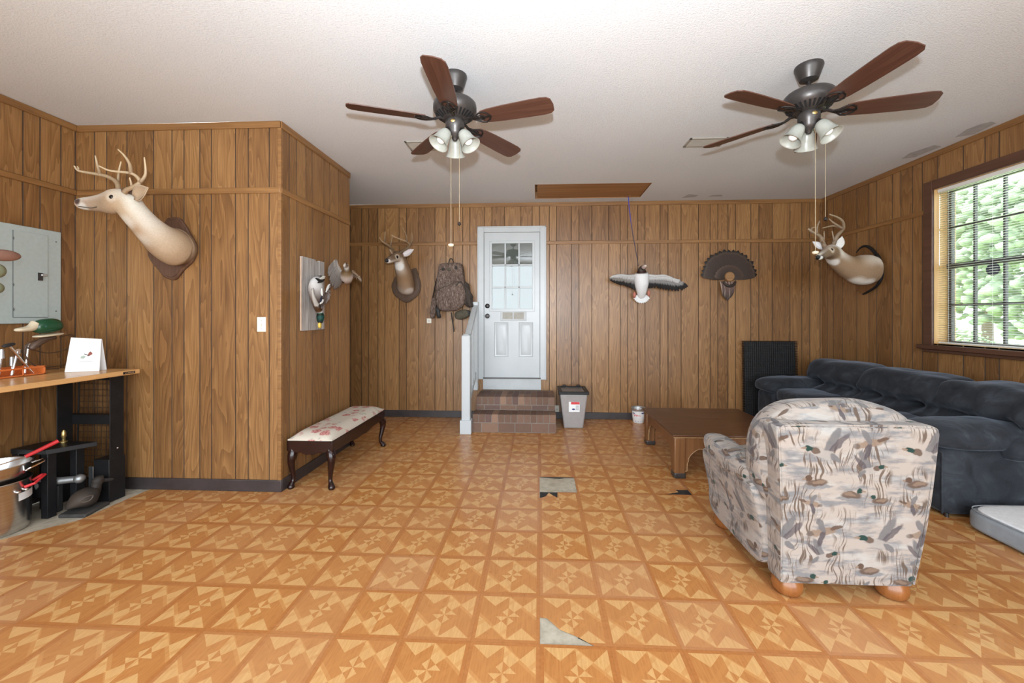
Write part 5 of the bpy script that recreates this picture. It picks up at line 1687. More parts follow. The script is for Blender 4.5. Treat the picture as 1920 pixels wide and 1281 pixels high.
for (o_, rot, L_) in (((TX0, TY0 + 0.03, 0), 0, TX1 - TX0), ((TX0, TY1 - 0.012, 0), 0, TX1 - TX0), ((TX0 + 0.012, TY0, 0), 90, TY1 - TY0), ((TX1 - 0.030, TY0, 0), 90, TY1 - TY0)):
    X = Matrix.Translation(o_) @ Matrix.Rotation(R(rot), 4, 'Z') @ Matrix.Rotation(R(90), 4, 'X')
    mb = MB(off); mb.prism(apron_profile(L_), 0.0, 0.018, X); ap = mb.build('apron', 'tabler', ct, smooth=30)
    prof = apron_profile(L_)[1:-1]
    mb = MB(off); mb.tube([X @ Vector((a, b, 0.014)) for a, b in prof], 0.005, 6); mb.build('apron_bead', 'gilt', ap)

# ------------------------------------------------------------------ upholstered bench
OBX0, OBX1, OBY0, OBY1 = -2.085, -1.700, 3.235, 4.36
be = thing('upholstered_bench', 'dark mahogany bench with cream red-flowered seat against the closet wall', 'bench', ((OBX0 + OBX1) / 2, (OBY0 + OBY1) / 2, 0))
off = be.location
bz = 0.40
t = 0.024


def scallop(L, h):
    pts = [(0, h), (0, 0.0)]
    n = 24
    for i in range(n + 1):
        u = i / n; x = lerp(0.05, L - 0.05, u)
        d = 0.006 + 0.020 * math.sin(math.pi * u) ** 3 + 0.008 * abs(math.sin(4 * math.pi * u))
        pts.append((x, -d + 0.0))
    pts += [(L, 0.0), (L, h)]
    return pts


for (o_, rot, L_) in (((OBX0, OBY0 + t, bz - 0.085), 0, OBX1 - OBX0), ((OBX0, OBY1, bz - 0.085), 0, OBX1 - OBX0), ((OBX0, OBY0, bz - 0.085), 90, OBY1 - OBY0), ((OBX1 - t, OBY0, bz - 0.085), 90, OBY1 - OBY0)):
    X = Matrix.Translation(o_) @ Matrix.Rotation(R(rot), 4, 'Z') @ Matrix.Rotation(R(90), 4, 'X')
    mb = MB(off); mb.prism(scallop(L_, 0.085), 0, t, X); mb.build('apron', 'mahog', be, smooth=30, bevel=0.003)
for (x, y, sx, sy) in ((OBX0, OBY0, -1, -1), (OBX1, OBY0, 1, -1), (OBX0, OBY1, -1, 1), (OBX1, OBY1, 1, 1)):
    mb = MB(off)
    cx, cy = x - sx * 0.034, y - sy * 0.034
    sec = [(0.0, 0.034, bz - 0.03), (0.0, 0.036, bz - 0.08), (0.016, 0.037, bz - 0.125), (0.020, 0.030, bz - 0.17), (0.010, 0.023, 0.16), (0.000, 0.0185, 0.10), (0.002, 0.017, 0.06), (0.016, 0.024, 0.030), (0.022, 0.028, 0.014), (0.020, 0.022, 0.0)]
    P = cr([(cx + (sx * a if x == OBX1 else -abs(a) * 0.35 * 1), cy + sy * a, z, r) for a, r, z in sec], 4)
    if x == OBX0: P = [(max(p[0], XS + 0.020 + p[3]), p[1], p[2], p[3]) for p in P]
    mb.tube([p[:3] for p in P], [p[3] for p in P], 12); mb.build('leg', 'mahog', be, smooth=180)
mb = MB(off)
nx, ny = 14, 36
rs = []
x0, x1, y0, y1 = OBX0 + 0.004, OBX1 - 0.004, OBY0 + 0.004, OBY1 - 0.004
grid = []
for i in range(nx + 1):
    row = []
    for j in range(ny + 1):
        u, v = i / nx, j / ny
        e = min(1, min(u, 1 - u) * (x1 - x0) / 0.09) ; f = min(1, min(v, 1 - v) * (y1 - y0) / 0.12)
        z = bz + 0.010 + 0.052 * math.sin(e * math.pi / 2) ** 0.8 * math.sin(f * math.pi / 2) ** 0.8
        row.append(mb.vert((lerp(x0, x1, u), lerp(y0, y1, v), z)))
    grid.append(row)
for i in range(nx):
    for j in range(ny): mb.face((grid[i][j], grid[i + 1][j], grid[i + 1][j + 1], grid[i][j + 1]))
edge = [grid[i][0] for i in range(nx + 1)] + [grid[nx][j] for j in range(1, ny + 1)] + [grid[i][ny] for i in range(nx - 1, -1, -1)] + [grid[0][j] for j in range(ny - 1, 0, -1)]
low = [mb.vert(Vector((mb.v[q].x, mb.v[q].y, bz - 0.01)) + Vector((off.x, off.y, 0))) for q in edge]
for q in range(len(edge)): mb.face((edge[q], edge[(q + 1) % len(edge)], low[(q + 1) % len(edge)], low[q]))
mb.face(low)
mb.build('seat_cushion', 'floral', be, smooth=60, uv=True)

# ------------------------------------------------------------------ sofa
so = thing('sofa', 'dark slate grey velvet three-seat sofa under the window', 'sofa', (3.30, 4.18, 0))
off = so.location
SY0, SY1 = 2.985, 5.42
mb = MB(off); mb.soft((3.30, 4.2, 0.235), (0.42, 1.16, 0.21), 12, 12, None, 0.004, 5); mb.build('base', 'velvet', so, smooth=180)
for (a, b, nm) in ((SY0, SY0 + 0.34, 'n'), (SY1 - 0.34, SY1, 'f')):
    c = (a + b) / 2
    mb = MB(off); mb.soft((3.295, c, 0.255), (0.445, 0.17, 0.235), 14, 14, None, 0.004, 5)
    ar = mb.build('arm', 'velvet', so, smooth=180)
    mb = MB(off)
    def afn(q, p):
        return Vector((q.x, q.y, q.z + 0.03 * math.cos(p.y * 1.4) - 0.015 * max(0, -p.x) ** 3))
    mb.soft((3.25, c, 0.545), (0.475, 0.205, 0.095), 3.4, 16, None, 0.014, 6, 0, afn); mb.build('arm_pad', 'velvet', ar, smooth=180)
    y = a if nm == 'n' else b
    mb = MB(off); mb.tube([(2.856, a + 0.012, 0.03), (2.853, a + 0.010, 0.25), (2.856, a + 0.012, 0.46)], 0.006, 6); mb.build('piping', 'velvet', ar)
for i in range(3):
    y0 = SY0 + 0.34 + i * 0.585; yc = y0 + 0.2925
    mb = MB(off); mb.soft((3.20, yc, 0.48), (0.36, 0.293, 0.085), 4.5, 12, None, 0.010, 6); mb.build('seat_cushion', 'velvet', so, smooth=180)
mb = MB(off); mb.soft((3.66, 4.2, 0.38), (0.115, 1.19, 0.36), 8, 10); mb.build('back_frame', 'velvet', so, smooth=180)
bseams = [2.90, 3.60, 4.42, 5.26]
for i in range(3):
    a, b = bseams[i], bseams[i + 1]
    yc, hy_ = (a + b) / 2, (b - a) / 2 + 0.035

    def bfn(q, p):
        # a pleated roll on top and a tufted hollow below it
        z = p.z
        dent = 0.095 * math.exp(-((z + 0.12) / 0.20) ** 2)
        tuft = 0.075 * math.exp(-((z + 0.12) / 0.25) ** 2 - ((abs(p.y) - 0.45) / 0.16) ** 2)
        fold = 0.020 * math.sin(p.y * 11 + 1.3 * i + 2 * z) * math.exp(-((z + 0.1) / 0.45) ** 2)
        x = q.x
        if p.x < 0: x += dent + tuft + fold
        return Vector((x + 0.10 * z, q.y, q.z))
    mb = MB(off); mb.soft((3.50, yc, 0.66), (0.20, hy_, 0.245), 5.5, 24, None, 0.026, 5, 0, bfn)
    mb.build('back_cushion', 'velvet', so, smooth=180)
mb = MB(off); mb.lathe([(0.012, 0), (0.012, 0.03)], 12, Matrix.Translation((2.90, 3.01, 0))); mb.lathe([(0.012, 0), (0.012, 0.03)], 12, Matrix.Translation((2.90, 5.38, 0)))
mb.lathe([(0.022, 0), (0.022, 0.02)], 12, Matrix.Translation((3.66, 3.02, 0))); mb.lathe([(0.022, 0), (0.022, 0.02)], 12, Matrix.Translation((3.66, 5.38, 0)))
mb.build('glides', 'bronzel', so)

# ------------------------------------------------------------------ black wire panel against the back wall
wp = thing('wire_kennel_panel', 'black folded wire kennel panel leaning on the back wall behind the sofa', 'wire panel', (3.10, 5.55, 0))
for d in (0.0, 0.022, 0.044):
    mb = MB(); A = 0.345
    for i in range(26):
        x = -A + 2 * A * i / 25; mb.tube([(x, -0.02 + d, 0.01), (x, 0.012 + d, 1.095)], 0.0030, 5)
    for i in range(33):
        z = 0.012 + 1.08 * i / 32; y = lerp(-0.02, 0.012, z / 1.095) + d; mb.tube([(-A - 0.01, y, z), (A + 0.01, y, z)], 0.0030, 5)
    mb.build('wire_grid', 'black', wp)
mb = MB(); mb.hexa([(-0.33, 0.0, 0.012), (0.33, 0.0, 0.012), (0.33, 0.010, 0.012), (-0.33, 0.010, 0.012)], [(-0.33, 0.026, 1.08), (0.33, 0.026, 1.08), (0.33, 0.036, 1.08), (-0.33, 0.036, 1.08)])
mb.build('floor_tray', 'blackm', wp)

# ------------------------------------------------------------------ dog bed
db = thing('dog_bed', 'grey dog bed with white fleece top on the floor by the sofa end', 'dog bed', (3.32, 2.55, 0))
mb = MB(); mb.soft((0, 0, 0.072), (0.445, 0.355, 0.072), 7, 16, None, 0.004, 8); mb.build('mattress', 'bedgrey', db, smooth=180)
mb = MB(); mb.soft((0.0, 0, 0.136), (0.425, 0.335, 0.014), 6, 14, None, 0.006, 30); mb.build('fleece_cover', 'fleece', db, smooth=180)
mb = MB()
q = [(0.437 * math.copysign(abs(math.cos(a)) ** 0.28, math.cos(a)), 0.347 * math.copysign(abs(math.sin(a)) ** 0.28, math.sin(a)), 0.138) for a in [2 * math.pi * i / 60 for i in range(61)]]
mb.tube(q, 0.004, 6); mb.build('piping', 'bedgrey', db)

# ------------------------------------------------------------------ duck print armchair
ch = thing('armchair', 'duck-print upholstered armchair seen from behind on orange bun feet', 'armchair', (1.54, 2.5, 0))
off = ch.location
cxm = 1.54
mb = MB(off)


def loftz(mb, levels, n=20, pw=18.0):
    """stacked rounded rectangles: (z, x0, x1, y0, y1)"""
    rs = []
    P = cr(levels, 3)
    for z, x0, x1, y0, y1 in P:
        cx, cy, hx_, hy__ = (x0 + x1) / 2, (y0 + y1) / 2, (x1 - x0) / 2, (y1 - y0) / 2
        ring = []
        for i in range(n * 4):
            a = 2 * math.pi * (i + 0.5) / (n * 4)
            c_, s_ = math.cos(a), math.sin(a)
            r = (abs(c_) ** pw + abs(s_) ** pw) ** (-1 / pw)
            ring.append(Vector((cx + hx_ * c_ * r, cy + hy__ * s_ * r, z)))
        rs.append(ring)
    mb.rings(rs)


loftz(mb, [(0.105, 1.235, 1.845, 2.125, 2.87), (0.12, 1.222, 1.858, 2.112, 2.885), (0.25, 1.205, 1.875, 2.11, 2.90), (0.40, 1.21, 1.87, 2.12, 2.90), (0.42, 1.24, 1.84, 2.15, 2.88)])
mb.build('base', 'fabric', ch, smooth=60, uv=True)
mb = MB(off)
loftz(mb, [(0.103, 1.222, 1.850, 2.095, 2.20), (0.115, 1.212, 1.860, 2.085, 2.215), (0.45, 1.195, 1.90, 2.055, 2.23), (0.75, 1.175, 1.925, 2.035, 2.23), (0.865, 1.168, 1.933, 2.03, 2.22), (0.890, 1.180, 1.922, 2.04, 2.20), (0.898, 1.20, 1.90, 2.06, 2.18)])
bkp = mb.build('back_panel', 'fabric', ch, smooth=60, uv=True)
mb = MB(off)
def cfn(q, p):
    return Vector((q.x * (1 - 0.06 * max(0, -p.z)), q.y, q.z - 0.05 * abs(p.x) ** 3))
mb.soft((1.555, 2.235, 0.70), (0.415, 0.125, 0.285), 3.6, 18, None, 0.008, 6, 0, cfn); mb.build('back_cushion', 'fabric', ch, smooth=180, uv=True)
mb = MB(off)
for pts in ([(1.217, 2.088, 0.10), (1.20, 2.058, 0.45), (1.181, 2.040, 0.80), (1.185, 2.040, 0.875), (1.25, 2.046, 0.893), (1.54, 2.044, 0.894), (1.85, 2.046, 0.893), (1.916, 2.040, 0.875), (1.918, 2.040, 0.80), (1.893, 2.058, 0.45), (1.854, 2.088, 0.10)],):
    mb.tube(cr(pts, 5), 0.0055, 6)
mb.build('piping', 'fabric', bkp, uv=True)
for s in (-1, 1):
    mb = MB(off)
    xo = cxm + s * 0.325

    def sd(q, p):
        return Vector((q.x + s * 0.045 * max(0, p.z + 0.3), q.y, q.z))
    mb.soft((xo - s * 0.01, 2.53, 0.315), (0.055, 0.345, 0.225), 7, 12, None, 0.003, 6, 0, sd); ar = mb.build('arm', 'fabric', ch, smooth=180, uv=True)
    mb = MB(off)
    def rl(q, p):
        return Vector((q.x, q.y, q.z + 0.018 * p.y))
    mb.soft((cxm + s * 0.345, 2.555, 0.555), (0.088, 0.335, 0.078), 2.7, 16, None, 0.005, 7, 0, rl); mb.build('arm_roll', 'fabric', ar, smooth=180, uv=True)
mb = MB(off); mb.soft((cxm, 2.60, 0.47), (0.255, 0.31, 0.085), 4, 12, None, 0.006, 6); mb.build('seat_cushion', 'fabric', ch, smooth=180, uv=True)
for (x, y) in ((1.285, 2.155), (1.800, 2.150), (1.265, 2.80), (1.815, 2.80)):
    mb = MB(off); mb.lathe([(0.036, 0.0), (0.056, 0.006), (0.070, 0.026), (0.074, 0.050), (0.068, 0.076), (0.050, 0.100), (0.036, 0.125)], 24, Matrix.Translation((x, y, 0))); mb.build('bun_foot', 'bun', ch)

# ------------------------------------------------------------------ workbench
WBX0, WBX1, WBY0, WBY1, WBZ = XL + 0.02, -3.177, 1.45, 3.06, 1.011
wb = thing('workbench', 'long workbench with maple top on black steel legs along the left wall', 'workbench', (-3.5, 2.3, 0))
off = wb.location
mb = MB(off); mb.box(WBX0, WBX1, WBY0, WBY1, WBZ - 0.036, WBZ); wt = mb.build('bench_top', 'maple', wb, bevel=0.004)
mb = MB(off); mb.box(WBX1, WBX1 + 0.002, 2.93, 3.02, WBZ - 0.028, WBZ - 0.010); bd = mb.build('maker_plate', 'bronze', wt, smooth=0)
mb = MB(off)
for i in range(7): mb.box(WBX1 + 0.002, WBX1 + 0.0025, 2.944 + i * 0.010, 2.950 + i * 0.010, WBZ - 0.022, WBZ - 0.016)
mb.build('plate_lettering', 'gilt', bd, smooth=0)
zt = WBZ - 0.036


def cleg(x, y):
    mb = MB(off)
    mb.box(x, x + 0.006, y - 0.105, y, 0.0, zt); mb.box(x - 0.10, x, y - 0.006, y, 0.0, zt)
    lg = mb.build('leg', 'black', wb, bevel=0.002)
    return lg


for (x, y) in ((-3.300, 3.045), (-3.655, 2.985), (-3.300, 1.65), (-3.70, 1.65)):
    lg = cleg(x, y)
    if (x, y) == (-3.300, 3.045):
        mb = MB(off)
        for z in (0.40, 0.32): mb.sphere((x + 0.008, y - 0.05, z), (0.004, 0.007, 0.007), 10, 6)
        mb.build('bolts', 'chrome', lg)
        mb = MB(off); mb.box(x - 0.112, x + 0.012, y - 0.117, y + 0.006, 0, 0.33); mb.build('leg_sleeve', 'black', lg, bevel=0.003)
for y in (3.0, 1.6):
    mb = MB(off); mb.box(-3.75, -3.30, y - 0.02, y + 0.03, 0.585, 0.660); mb.build('end_stretcher', 'black', wb, bevel=0.003)
mb = MB(off); mb.box(-3.74, -3.70, 1.55, 3.0, zt - 0.075, zt); mb.build('back_rail', 'black', wb, bevel=0.003)
mb = MB(off); mb.box(-3.76, -3.30, 2.95, 3.03, zt - 0.04, zt); mb.build('end_rail', 'black', wb, bevel=0.003)

# wire rack behind the legs
wr = thing('wire_grid_rack', 'dark wire grid panel standing behind the workbench end frame', 'wire grid', (-3.63, 3.13, 0))
mb = MB()
for i in range(9): mb.tube([(-0.16 + 0.32 * i / 8, 0, 0.02), (-0.16 + 0.32 * i / 8, 0.02, 0.94)], 0.0028, 5)
for i in range(19): mb.tube([(-0.16, 0.02 * (i / 18), 0.04 + 0.88 * i / 18), (0.16, 0.02 * (i / 18), 0.04 + 0.88 * i / 18)], 0.0028, 5)
mb.build('wire_grid', 'wire', wr)
mb = MB()
for x in (-0.16, 0.16): mb.tube([(x, -0.005, 0.0), (x, 0.015, 0.95)], 0.006, 8)
mb.build('rack_frame', 'blackm', wr)

# electrical panel
ep = thing('electrical_panel', 'grey-green electrical breaker panel door on the left plank wall', 'electrical panel', (XL, 2.70, 1.74))
off = ep.location
mb = MB(off); mb.box(XL, XL + 0.022, 2.40, 3.055, 1.374, 2.103); mb.build('cover', 'panelgrey', ep, bevel=0.005)
mb = MB(off); mb.box(XL + 0.022, XL + 0.026, 2.757, 2.965, 1.422, 2.06); dr = mb.build('panel_door', 'panelgrey', ep, bevel=0.002)
mb = MB(off)
mb.box(XL + 0.0225, XL + 0.0265, 2.7545, 2.757, 1.42, 2.06); mb.box(XL + 0.0225, XL + 0.0265, 2.757, 2.965, 1.4195, 1.422)
for z in (1.48, 1.66, 1.85, 2.00): mb.sphere((XL + 0.026, 2.757, z), (0.004, 0.006, 0.012), 8, 6)
mb.build('hinge_line', 'line', dr)
q = PX(76, 519, XL + 0.03)
mb = MB(off); mb.box(XL + 0.026, XL + 0.033, q.y - 0.014, q.y + 0.014, q.z - 0.030, q.z + 0.030); lt_ = mb.build('latch_plate', 'bronzel', dr)
mb = MB(off); mb.box(XL + 0.033, XL + 0.042, q.y + 0.0, q.y + 0.034, q.z + 0.004, q.z + 0.022); mb.build('latch_lever', 'galv', lt_, bevel=0.003)
for z in (1.47, 2.02):
    mb = MB(off); mb.sphere((XL + 0.022, 3.02, z), (0.003, 0.006, 0.006), 8, 6); mb.build('screw', 'line', ep)

# things at the left edge, in front of the panel
oo = PX(6, 500, -3.30)
pn = thing('hanging_ornament', 'pinkish brown rounded ornament with olive lumps hanging at the left edge', 'ornament', oo)
mb = MB(oo); c = PX(6, 479, -3.30); mb.sphere(c, (0.030, 0.085, 0.036), 18, 12, Matrix.Rotation(R(4), 4, 'X')); mb.build('long_bulb', 'pink', pn, smooth=180)
mb = MB(oo); mb.sphere(PX(-4, 508, -3.30), (0.035, 0.034, 0.042), 16, 12); mb.build('lump', 'moss', pn, smooth=180)
mb = MB(oo); mb.sphere(PX(-6, 540, -3.30), (0.032, 0.030, 0.034), 16, 12); mb.build('lump', 'moss', pn, smooth=180)
mb = MB(oo); mb.tube([PX(-12, 440, -3.30), PX(-10, 480, -3.30), PX(-8, 545, -3.30)], 0.006, 6); mb.build('hanging_wire', 'wire', pn)
mb = MB(oo); a = PX(-10, 445, -3.30); mb.tube([a, (XL, a.y, a.z + 0.02)], 0.006, 6); mb.build('wall_hook', 'wire', pn)

# mallard-head wire basket on the bench
DXp = -3.62
oh = PX(85, 690, DXp)
oh = Vector((DXp, 2.95, WBZ))
dk = thing('duck_head_basket', 'green mallard head ornament with wire hoops standing on the workbench', 'duck ornament', oh)
mb = MB(oh); c = PX(88, 611, DXp); hs = 0.0040
def hd(q, p): return Vector((q.x, q.y, q.z * (1.0 if p.z > 0 else 0.75)))
mb.soft(PX(89, 613, DXp), (0.052, 0.090, 0.062), 2.3, 14, Matrix.Rotation(R(6), 4, 'X'), 0, 1, 0, hd); mb.build('head', 'green', dk, smooth=180)
mb = MB(oh)
P = [(PX(68, 608, DXp), 0.030, 0.036), (PX(60, 614, DXp), 0.030, 0.027), (PX(50, 617, DXp), 0.032, 0.019), (PX(38, 618.5, DXp), 0.032, 0.015), (PX(31, 619, DXp), 0.022, 0.011), (PX(28.5, 619, DXp), 0.006, 0.004)]
bodyloft(mb, [(a, b, c_, (1, 1, 0.99), (1, 1, 0.99)) for a, b, c_ in P], (1, 0, 0), 16)
mb.build('bill', 'cream', dk, smooth=180)
mb = MB(oh); mb.soft(PX(91, 628.5, DXp), (0.044, 0.086, 0.010), 2.8, 10, Matrix.Rotation(R(6), 4, 'X')); mb.build('neck_ring', 'cream', dk, smooth=180)
mb = MB(oh); mb.tube(cr([PX(104, 633, DXp), PX(84, 637, DXp), PX(66, 647, DXp), PX(57, 655, DXp)], 5), [0.012, 0.013, 0.014, 0.016, 0.018, 0.02, 0.021, 0.022, 0.023, 0.024, 0.024, 0.022, 0.02, 0.018, 0.015, 0.012], 10); mb.build('neck', simple('brown_neck_paint', (0.10, 0.060, 0.042), 0.5), dk, smooth=180)
mb = MB(oh)
for (pts, x) in (([(104, 634), (60, 640), (47, 655), (52, 675), (75, 690), (110, 692)], DXp), ([(60, 655), (90, 662), (125, 655), (140, 640), (135, 628), (112, 632)], DXp - 0.06), ([(66, 650), (80, 640), (104, 634)], DXp + 0.02), ([(75, 690), (120, 684), (148, 665), (138, 638)], DXp - 0.10)):
    P = [PX(a, b, x) for a, b in pts]
    P = [Vector((p.x, min(p.y, YF - 0.03), max(p.z, WBZ + 0.004))) for p in P]
    mb.tube(cr(P, 6), 0.0042, 6)
mb.build('wire_body', 'wire', dk)

# white folded card with a small bird
oc = PZ(155, 697, WBZ)
cd_ = thing('greeting_card', 'white standing card with a small bird print on the workbench', 'card', oc)
Yc = oc.y
A_, B_, C_, D_ = PY(121, 697, Yc - 0.05), PY(186, 694, Yc + 0.03), PY(190, 636, Yc + 0.045), PY(133, 633, Yc - 0.03)
A_.z = B_.z = WBZ + 0.001
mb = MB(oc)
bk_ = Vector((-0.02, 0.07, 0))
mb.hexa([A_, B_, B_ + Vector((0, 0.002, 0)), A_ + Vector((0, 0.002, 0))], [D_, C_, C_ + Vector((0, 0.002, 0)), D_ + Vector((0, 0.002, 0))])
mb.hexa([A_ + bk_, B_ + bk_, B_ + bk_ + Vector((0, 0.002, 0)), A_ + bk_ + Vector((0, 0.002, 0))], [D_ + Vector((0, 0.003, 0)), C_ + Vector((0, 0.003, 0)), C_ + Vector((0, 0.005, 0)), D_ + Vector((0, 0.005, 0))])
cv = mb.build('card_sheet', 'paper', cd_, smooth=0)


def oncard(u, v): return (A_.lerp(B_, u)).lerp(D_.lerp(C_, u), v) + Vector((0.0005, -0.0015, 0))


for (nm, mt, poly) in (('bird_print', simple('russet_ink', (0.25, 0.07, 0.05), 0.7), [(0.60, 0.46), (0.68, 0.48), (0.76, 0.53), (0.73, 0.58), (0.68, 0.61), (0.64, 0.57)]), ('twig_print', 'strap', [(0.50, 0.52), (0.66, 0.47), (0.665, 0.49), (0.51, 0.54)]),
                     ('leaf_print', simple('sage_ink', (0.36, 0.44, 0.36), 0.7), [(0.40, 0.40), (0.50, 0.39), (0.56, 0.45), (0.50, 0.48), (0.42, 0.46)]), ('text_print', 'inkgrey', [(0.38, 0.30), (0.78, 0.31), (0.78, 0.318), (0.38, 0.308)])):
    mb = MB(oc); mb.face([mb.vert(oncard(u, v)) for u, v in poly]); mb.build(nm, mt, cv, smooth=0)

# orange tool tray with tools
og_ = Vector((-3.66, 2.55, WBZ))
ta = thing('tool_tray', 'orange open tool tray on the left end of the workbench', 'tray', og_)
mb = MB()
for q in ((-0.09, 0.09, -0.20, 0.20, 0, 0.006), (0.084, 0.09, -0.20, 0.20, 0.05, 0.062), (0.084, 0.09, -0.20, 0.20, 0, 0.012), (-0.09, -0.084, -0.2, 0.2, 0, 0.06), (-0.09, 0.09, 0.194, 0.2, 0, 0.062), (-0.09, 0.09, -0.2, -0.194, 0, 0.062)): mb.box(*q)
for y in (-0.19, -0.06, 0.07, 0.19): mb.box(0.083, 0.09, y, y + 0.008, 0, 0.06)
mb.build('tray_body', 'orange', ta, bevel=0.002)
rt2 = random.Random(5)
labs = ['chrome wrench with open jaw nearest the tray end', 'black-handled ratchet leaning out of the orange tray', 'short silver socket standing at tray front', 'tall silver spanner behind the ratchet', 'grey-handled screwdriver in the orange tray', 'slim silver chisel at the left edge of the tray']
for i in range(6):
    y = 0.17 - i * 0.036; x = -0.03 + 0.05 * (i % 2) + (0.03 if i == 1 else 0); hh = (0.19, 0.21, 0.11, 0.16, 0.19, 0.17)[i]
    lean = (0.02, -0.13, 0.0, 0.03, -0.02, 0.02)[i]
    p0 = Vector((og_.x + x, og_.y + y + (0.02 if i == 1 else 0), WBZ + 0.012)); p1 = p0 + Vector((0.0, lean, hh))
    tl = thing('hand_tool', labs[i] + ', on the workbench', 'tool', p0, 0, 'hand tools in the orange tray')
    mb = MB(p0); mb.tube([p0, p0.lerp(p1, 0.5), p1], [0.009, 0.007, 0.008], 10); mb.build('shaft', 'chrome', tl)
    mb = MB(p0)
    if i == 1: mb.soft(p1, (0.014, 0.034, 0.012), 3, 6, Matrix.Rotation(R(15), 4, 'X')); mb.build('handle', 'blackm', tl)
    elif i in (0, 3): mb.lathe([(0.006, -0.006), (0.020, -0.006), (0.020, 0.006), (0.006, 0.006)], 14, Matrix.Translation(p1) @ Matrix.Rotation(R(90), 4, 'Y')); mb.build('jaw', 'chrome', tl)
    else: mb.tube([p1 - Vector((0, 0, 0.05)), p1 + Vector((0, 0, 0.012))], [0.012, 0.011], 12); mb.build('handle', 'galv', tl)

# ------------------------------------------------------------------ under the bench
# low black stand
sd_ = thing('low_stand', 'low black metal stand under the workbench with flat top', 'stand', (-3.53, 2.80, 0))
off = sd_.location
mb = MB(off); mb.hexa([(-3.74, 2.675, 0.455), (-3.455, 2.66, 0.455), (-3.31, 2.868, 0.455), (-3.70, 2.868, 0.455)], [(-3.74, 2.675, 0.49), (-3.455, 2.66, 0.49), (-3.31, 2.868, 0.49), (-3.70, 2.868, 0.49)]); mb.build('stand_top', 'black', sd_, bevel=0.004)
for (x, y) in ((-3.510, 2.695), (-3.735, 2.700), (-3.46, 2.83), (-3.70, 2.83)):
    mb = MB(off); mb.box(x, x + 0.05, y - 0.02, y + 0.035, 0, 0.455); mb.build('leg', 'black', sd_, bevel=0.003)
mb = MB(off); mb.box(-3.73, -3.48, 2.69, 2.715, 0.14, 0.25); mb.build('cross_bar', 'black', sd_, bevel=0.003)

# jack / ball mount in grey cast metal
p = Vector((-3.44, 2.775, 0.235))
hb = thing('hitch_ball_mount', 'grey cast metal hitch piece with round knob under the black stand', 'hitch', (p.x, p.y, 0))
off = Vector((p.x, p.y, 0))
mb = MB(off); mb.tube([p + Vector((-0.14, -0.06, -0.01)), p + Vector((-0.05, -0.02, 0)), p + Vector((0.04, 0.02, 0))], [0.04, 0.026, 0.024], 14); mb.build('shank', 'zinc', hb)
mb = MB(off); mb.sphere(p + Vector((0.062, 0.03, 0)), 0.033, 16, 10); mb.build('ball', 'zinc', hb)
mb = MB(off); mb.box(p.x - 0.17, p.x - 0.06, p.y - 0.01, p.y + 0.03, 0.0, 0.20); mb.build('base_block', 'blackm', hb, bevel=0.01)

# brass-topped bottle behind
p = PY(165, 836, 3.02)
bt = thing('brass_fitting', 'small brass fitting standing on the black stand under the bench', 'fitting', (-3.545, 2.84, 0.49))
mb = MB(); mb.lathe([(0.022, 0.0), (0.022, 0.008), (0.010, 0.014), (0.010, 0.03), (0.015, 0.045), (0.013, 0.075), (0.006, 0.09)], 16); mb.build('fitting_body', 'brass', bt)

# decoy on its mat
dm = thing('rubber_mat', 'dark rubber slab lying on bare concrete under the workbench', 'mat', (-3.30, 2.80, -0.003))
off = dm.location
A_, B_, C_, D_ = PZ(108, 972, 0.0), PZ(160, 971, 0.0), PZ(207, 945, 0.0), PZ(152, 949, 0.0)
mb = MB(off); th_ = Vector((0, 0, 0.024)); mb.hexa([q + Vector((0, 0, -0.003)) for q in (A_, B_, C_, D_)], [q + th_ for q in (A_, B_, C_, D_)]); mb.build('slab', 'rubber', dm, bevel=0.008)
od = PZ(160, 957, 0.024)
dc_ = thing('duck_decoy', 'dark brown duck decoy sitting on the rubber slab under the workbench', 'decoy', od)
DK = (0.030, 0.024, 0.020); DK2 = (0.055, 0.040, 0.030)
ax0, ax1 = PZ(124, 964, 0.024), PZ(183, 946, 0.024)
dv = (ax1 - ax0); dv.z = 0; Ld = dv.length; dv.normalize(); sdv = Vector((-dv.y, dv.x, 0))
mb = MB(od)
bodyloft(mb, [(ax0 + Vector((0, 0, 0.03)), 0.012, 0.008, DK, DK), (ax0 + dv * Ld * 0.15 + Vector((0, 0, 0.05)), 0.045, 0.030, DK2, DK), (ax0 + dv * Ld * 0.4 + Vector((0, 0, 0.070)), 0.075, 0.062, DK2, DK), (ax0 + dv * Ld * 0.7 + Vector((0, 0, 0.078)), 0.078, 0.070, DK, DK), (ax0 + dv * Ld * 0.92 + Vector((0, 0, 0.075)), 0.060, 0.060, DK, DK), (ax0 + dv * Ld * 1.03 + Vector((0, 0, 0.070)), 0.02, 0.02, DK, DK)], sdv, 18)
mb.build('body', 'feather', dc_, smooth=180)
mb = MB(od)
hp = ax0 + dv * Ld * 0.9
bodyloft(mb, [(hp + Vector((0, 0, 0.10)), 0.035, 0.035, DK, DK), (hp + dv * 0.01 + Vector((0, 0, 0.15)), 0.030, 0.030, DK, DK), (hp + dv * 0.02 + Vector((0, 0, 0.178)), 0.034, 0.036, DK, DK), (hp + dv * 0.04 + Vector((0, 0, 0.195)), 0.024, 0.020, DK, DK), (hp + dv * 0.05 + Vector((0, 0, 0.197)), 0.004, 0.004, DK, DK)], sdv, 14)
mb.build('head', 'feather', dc_, smooth=180)
mb = MB(od); mb.tube([hp + dv * 0.03 + Vector((0, 0, 0.172)), hp + dv * 0.085 + Vector((0, 0, 0.160)), hp + dv * 0.105 + Vector((0, 0, 0.157))], [0.016, 0.014, 0.006], 10, 0, None, 0.6); mb.build('bill', 'blackm', dc_)
mb = MB(od)
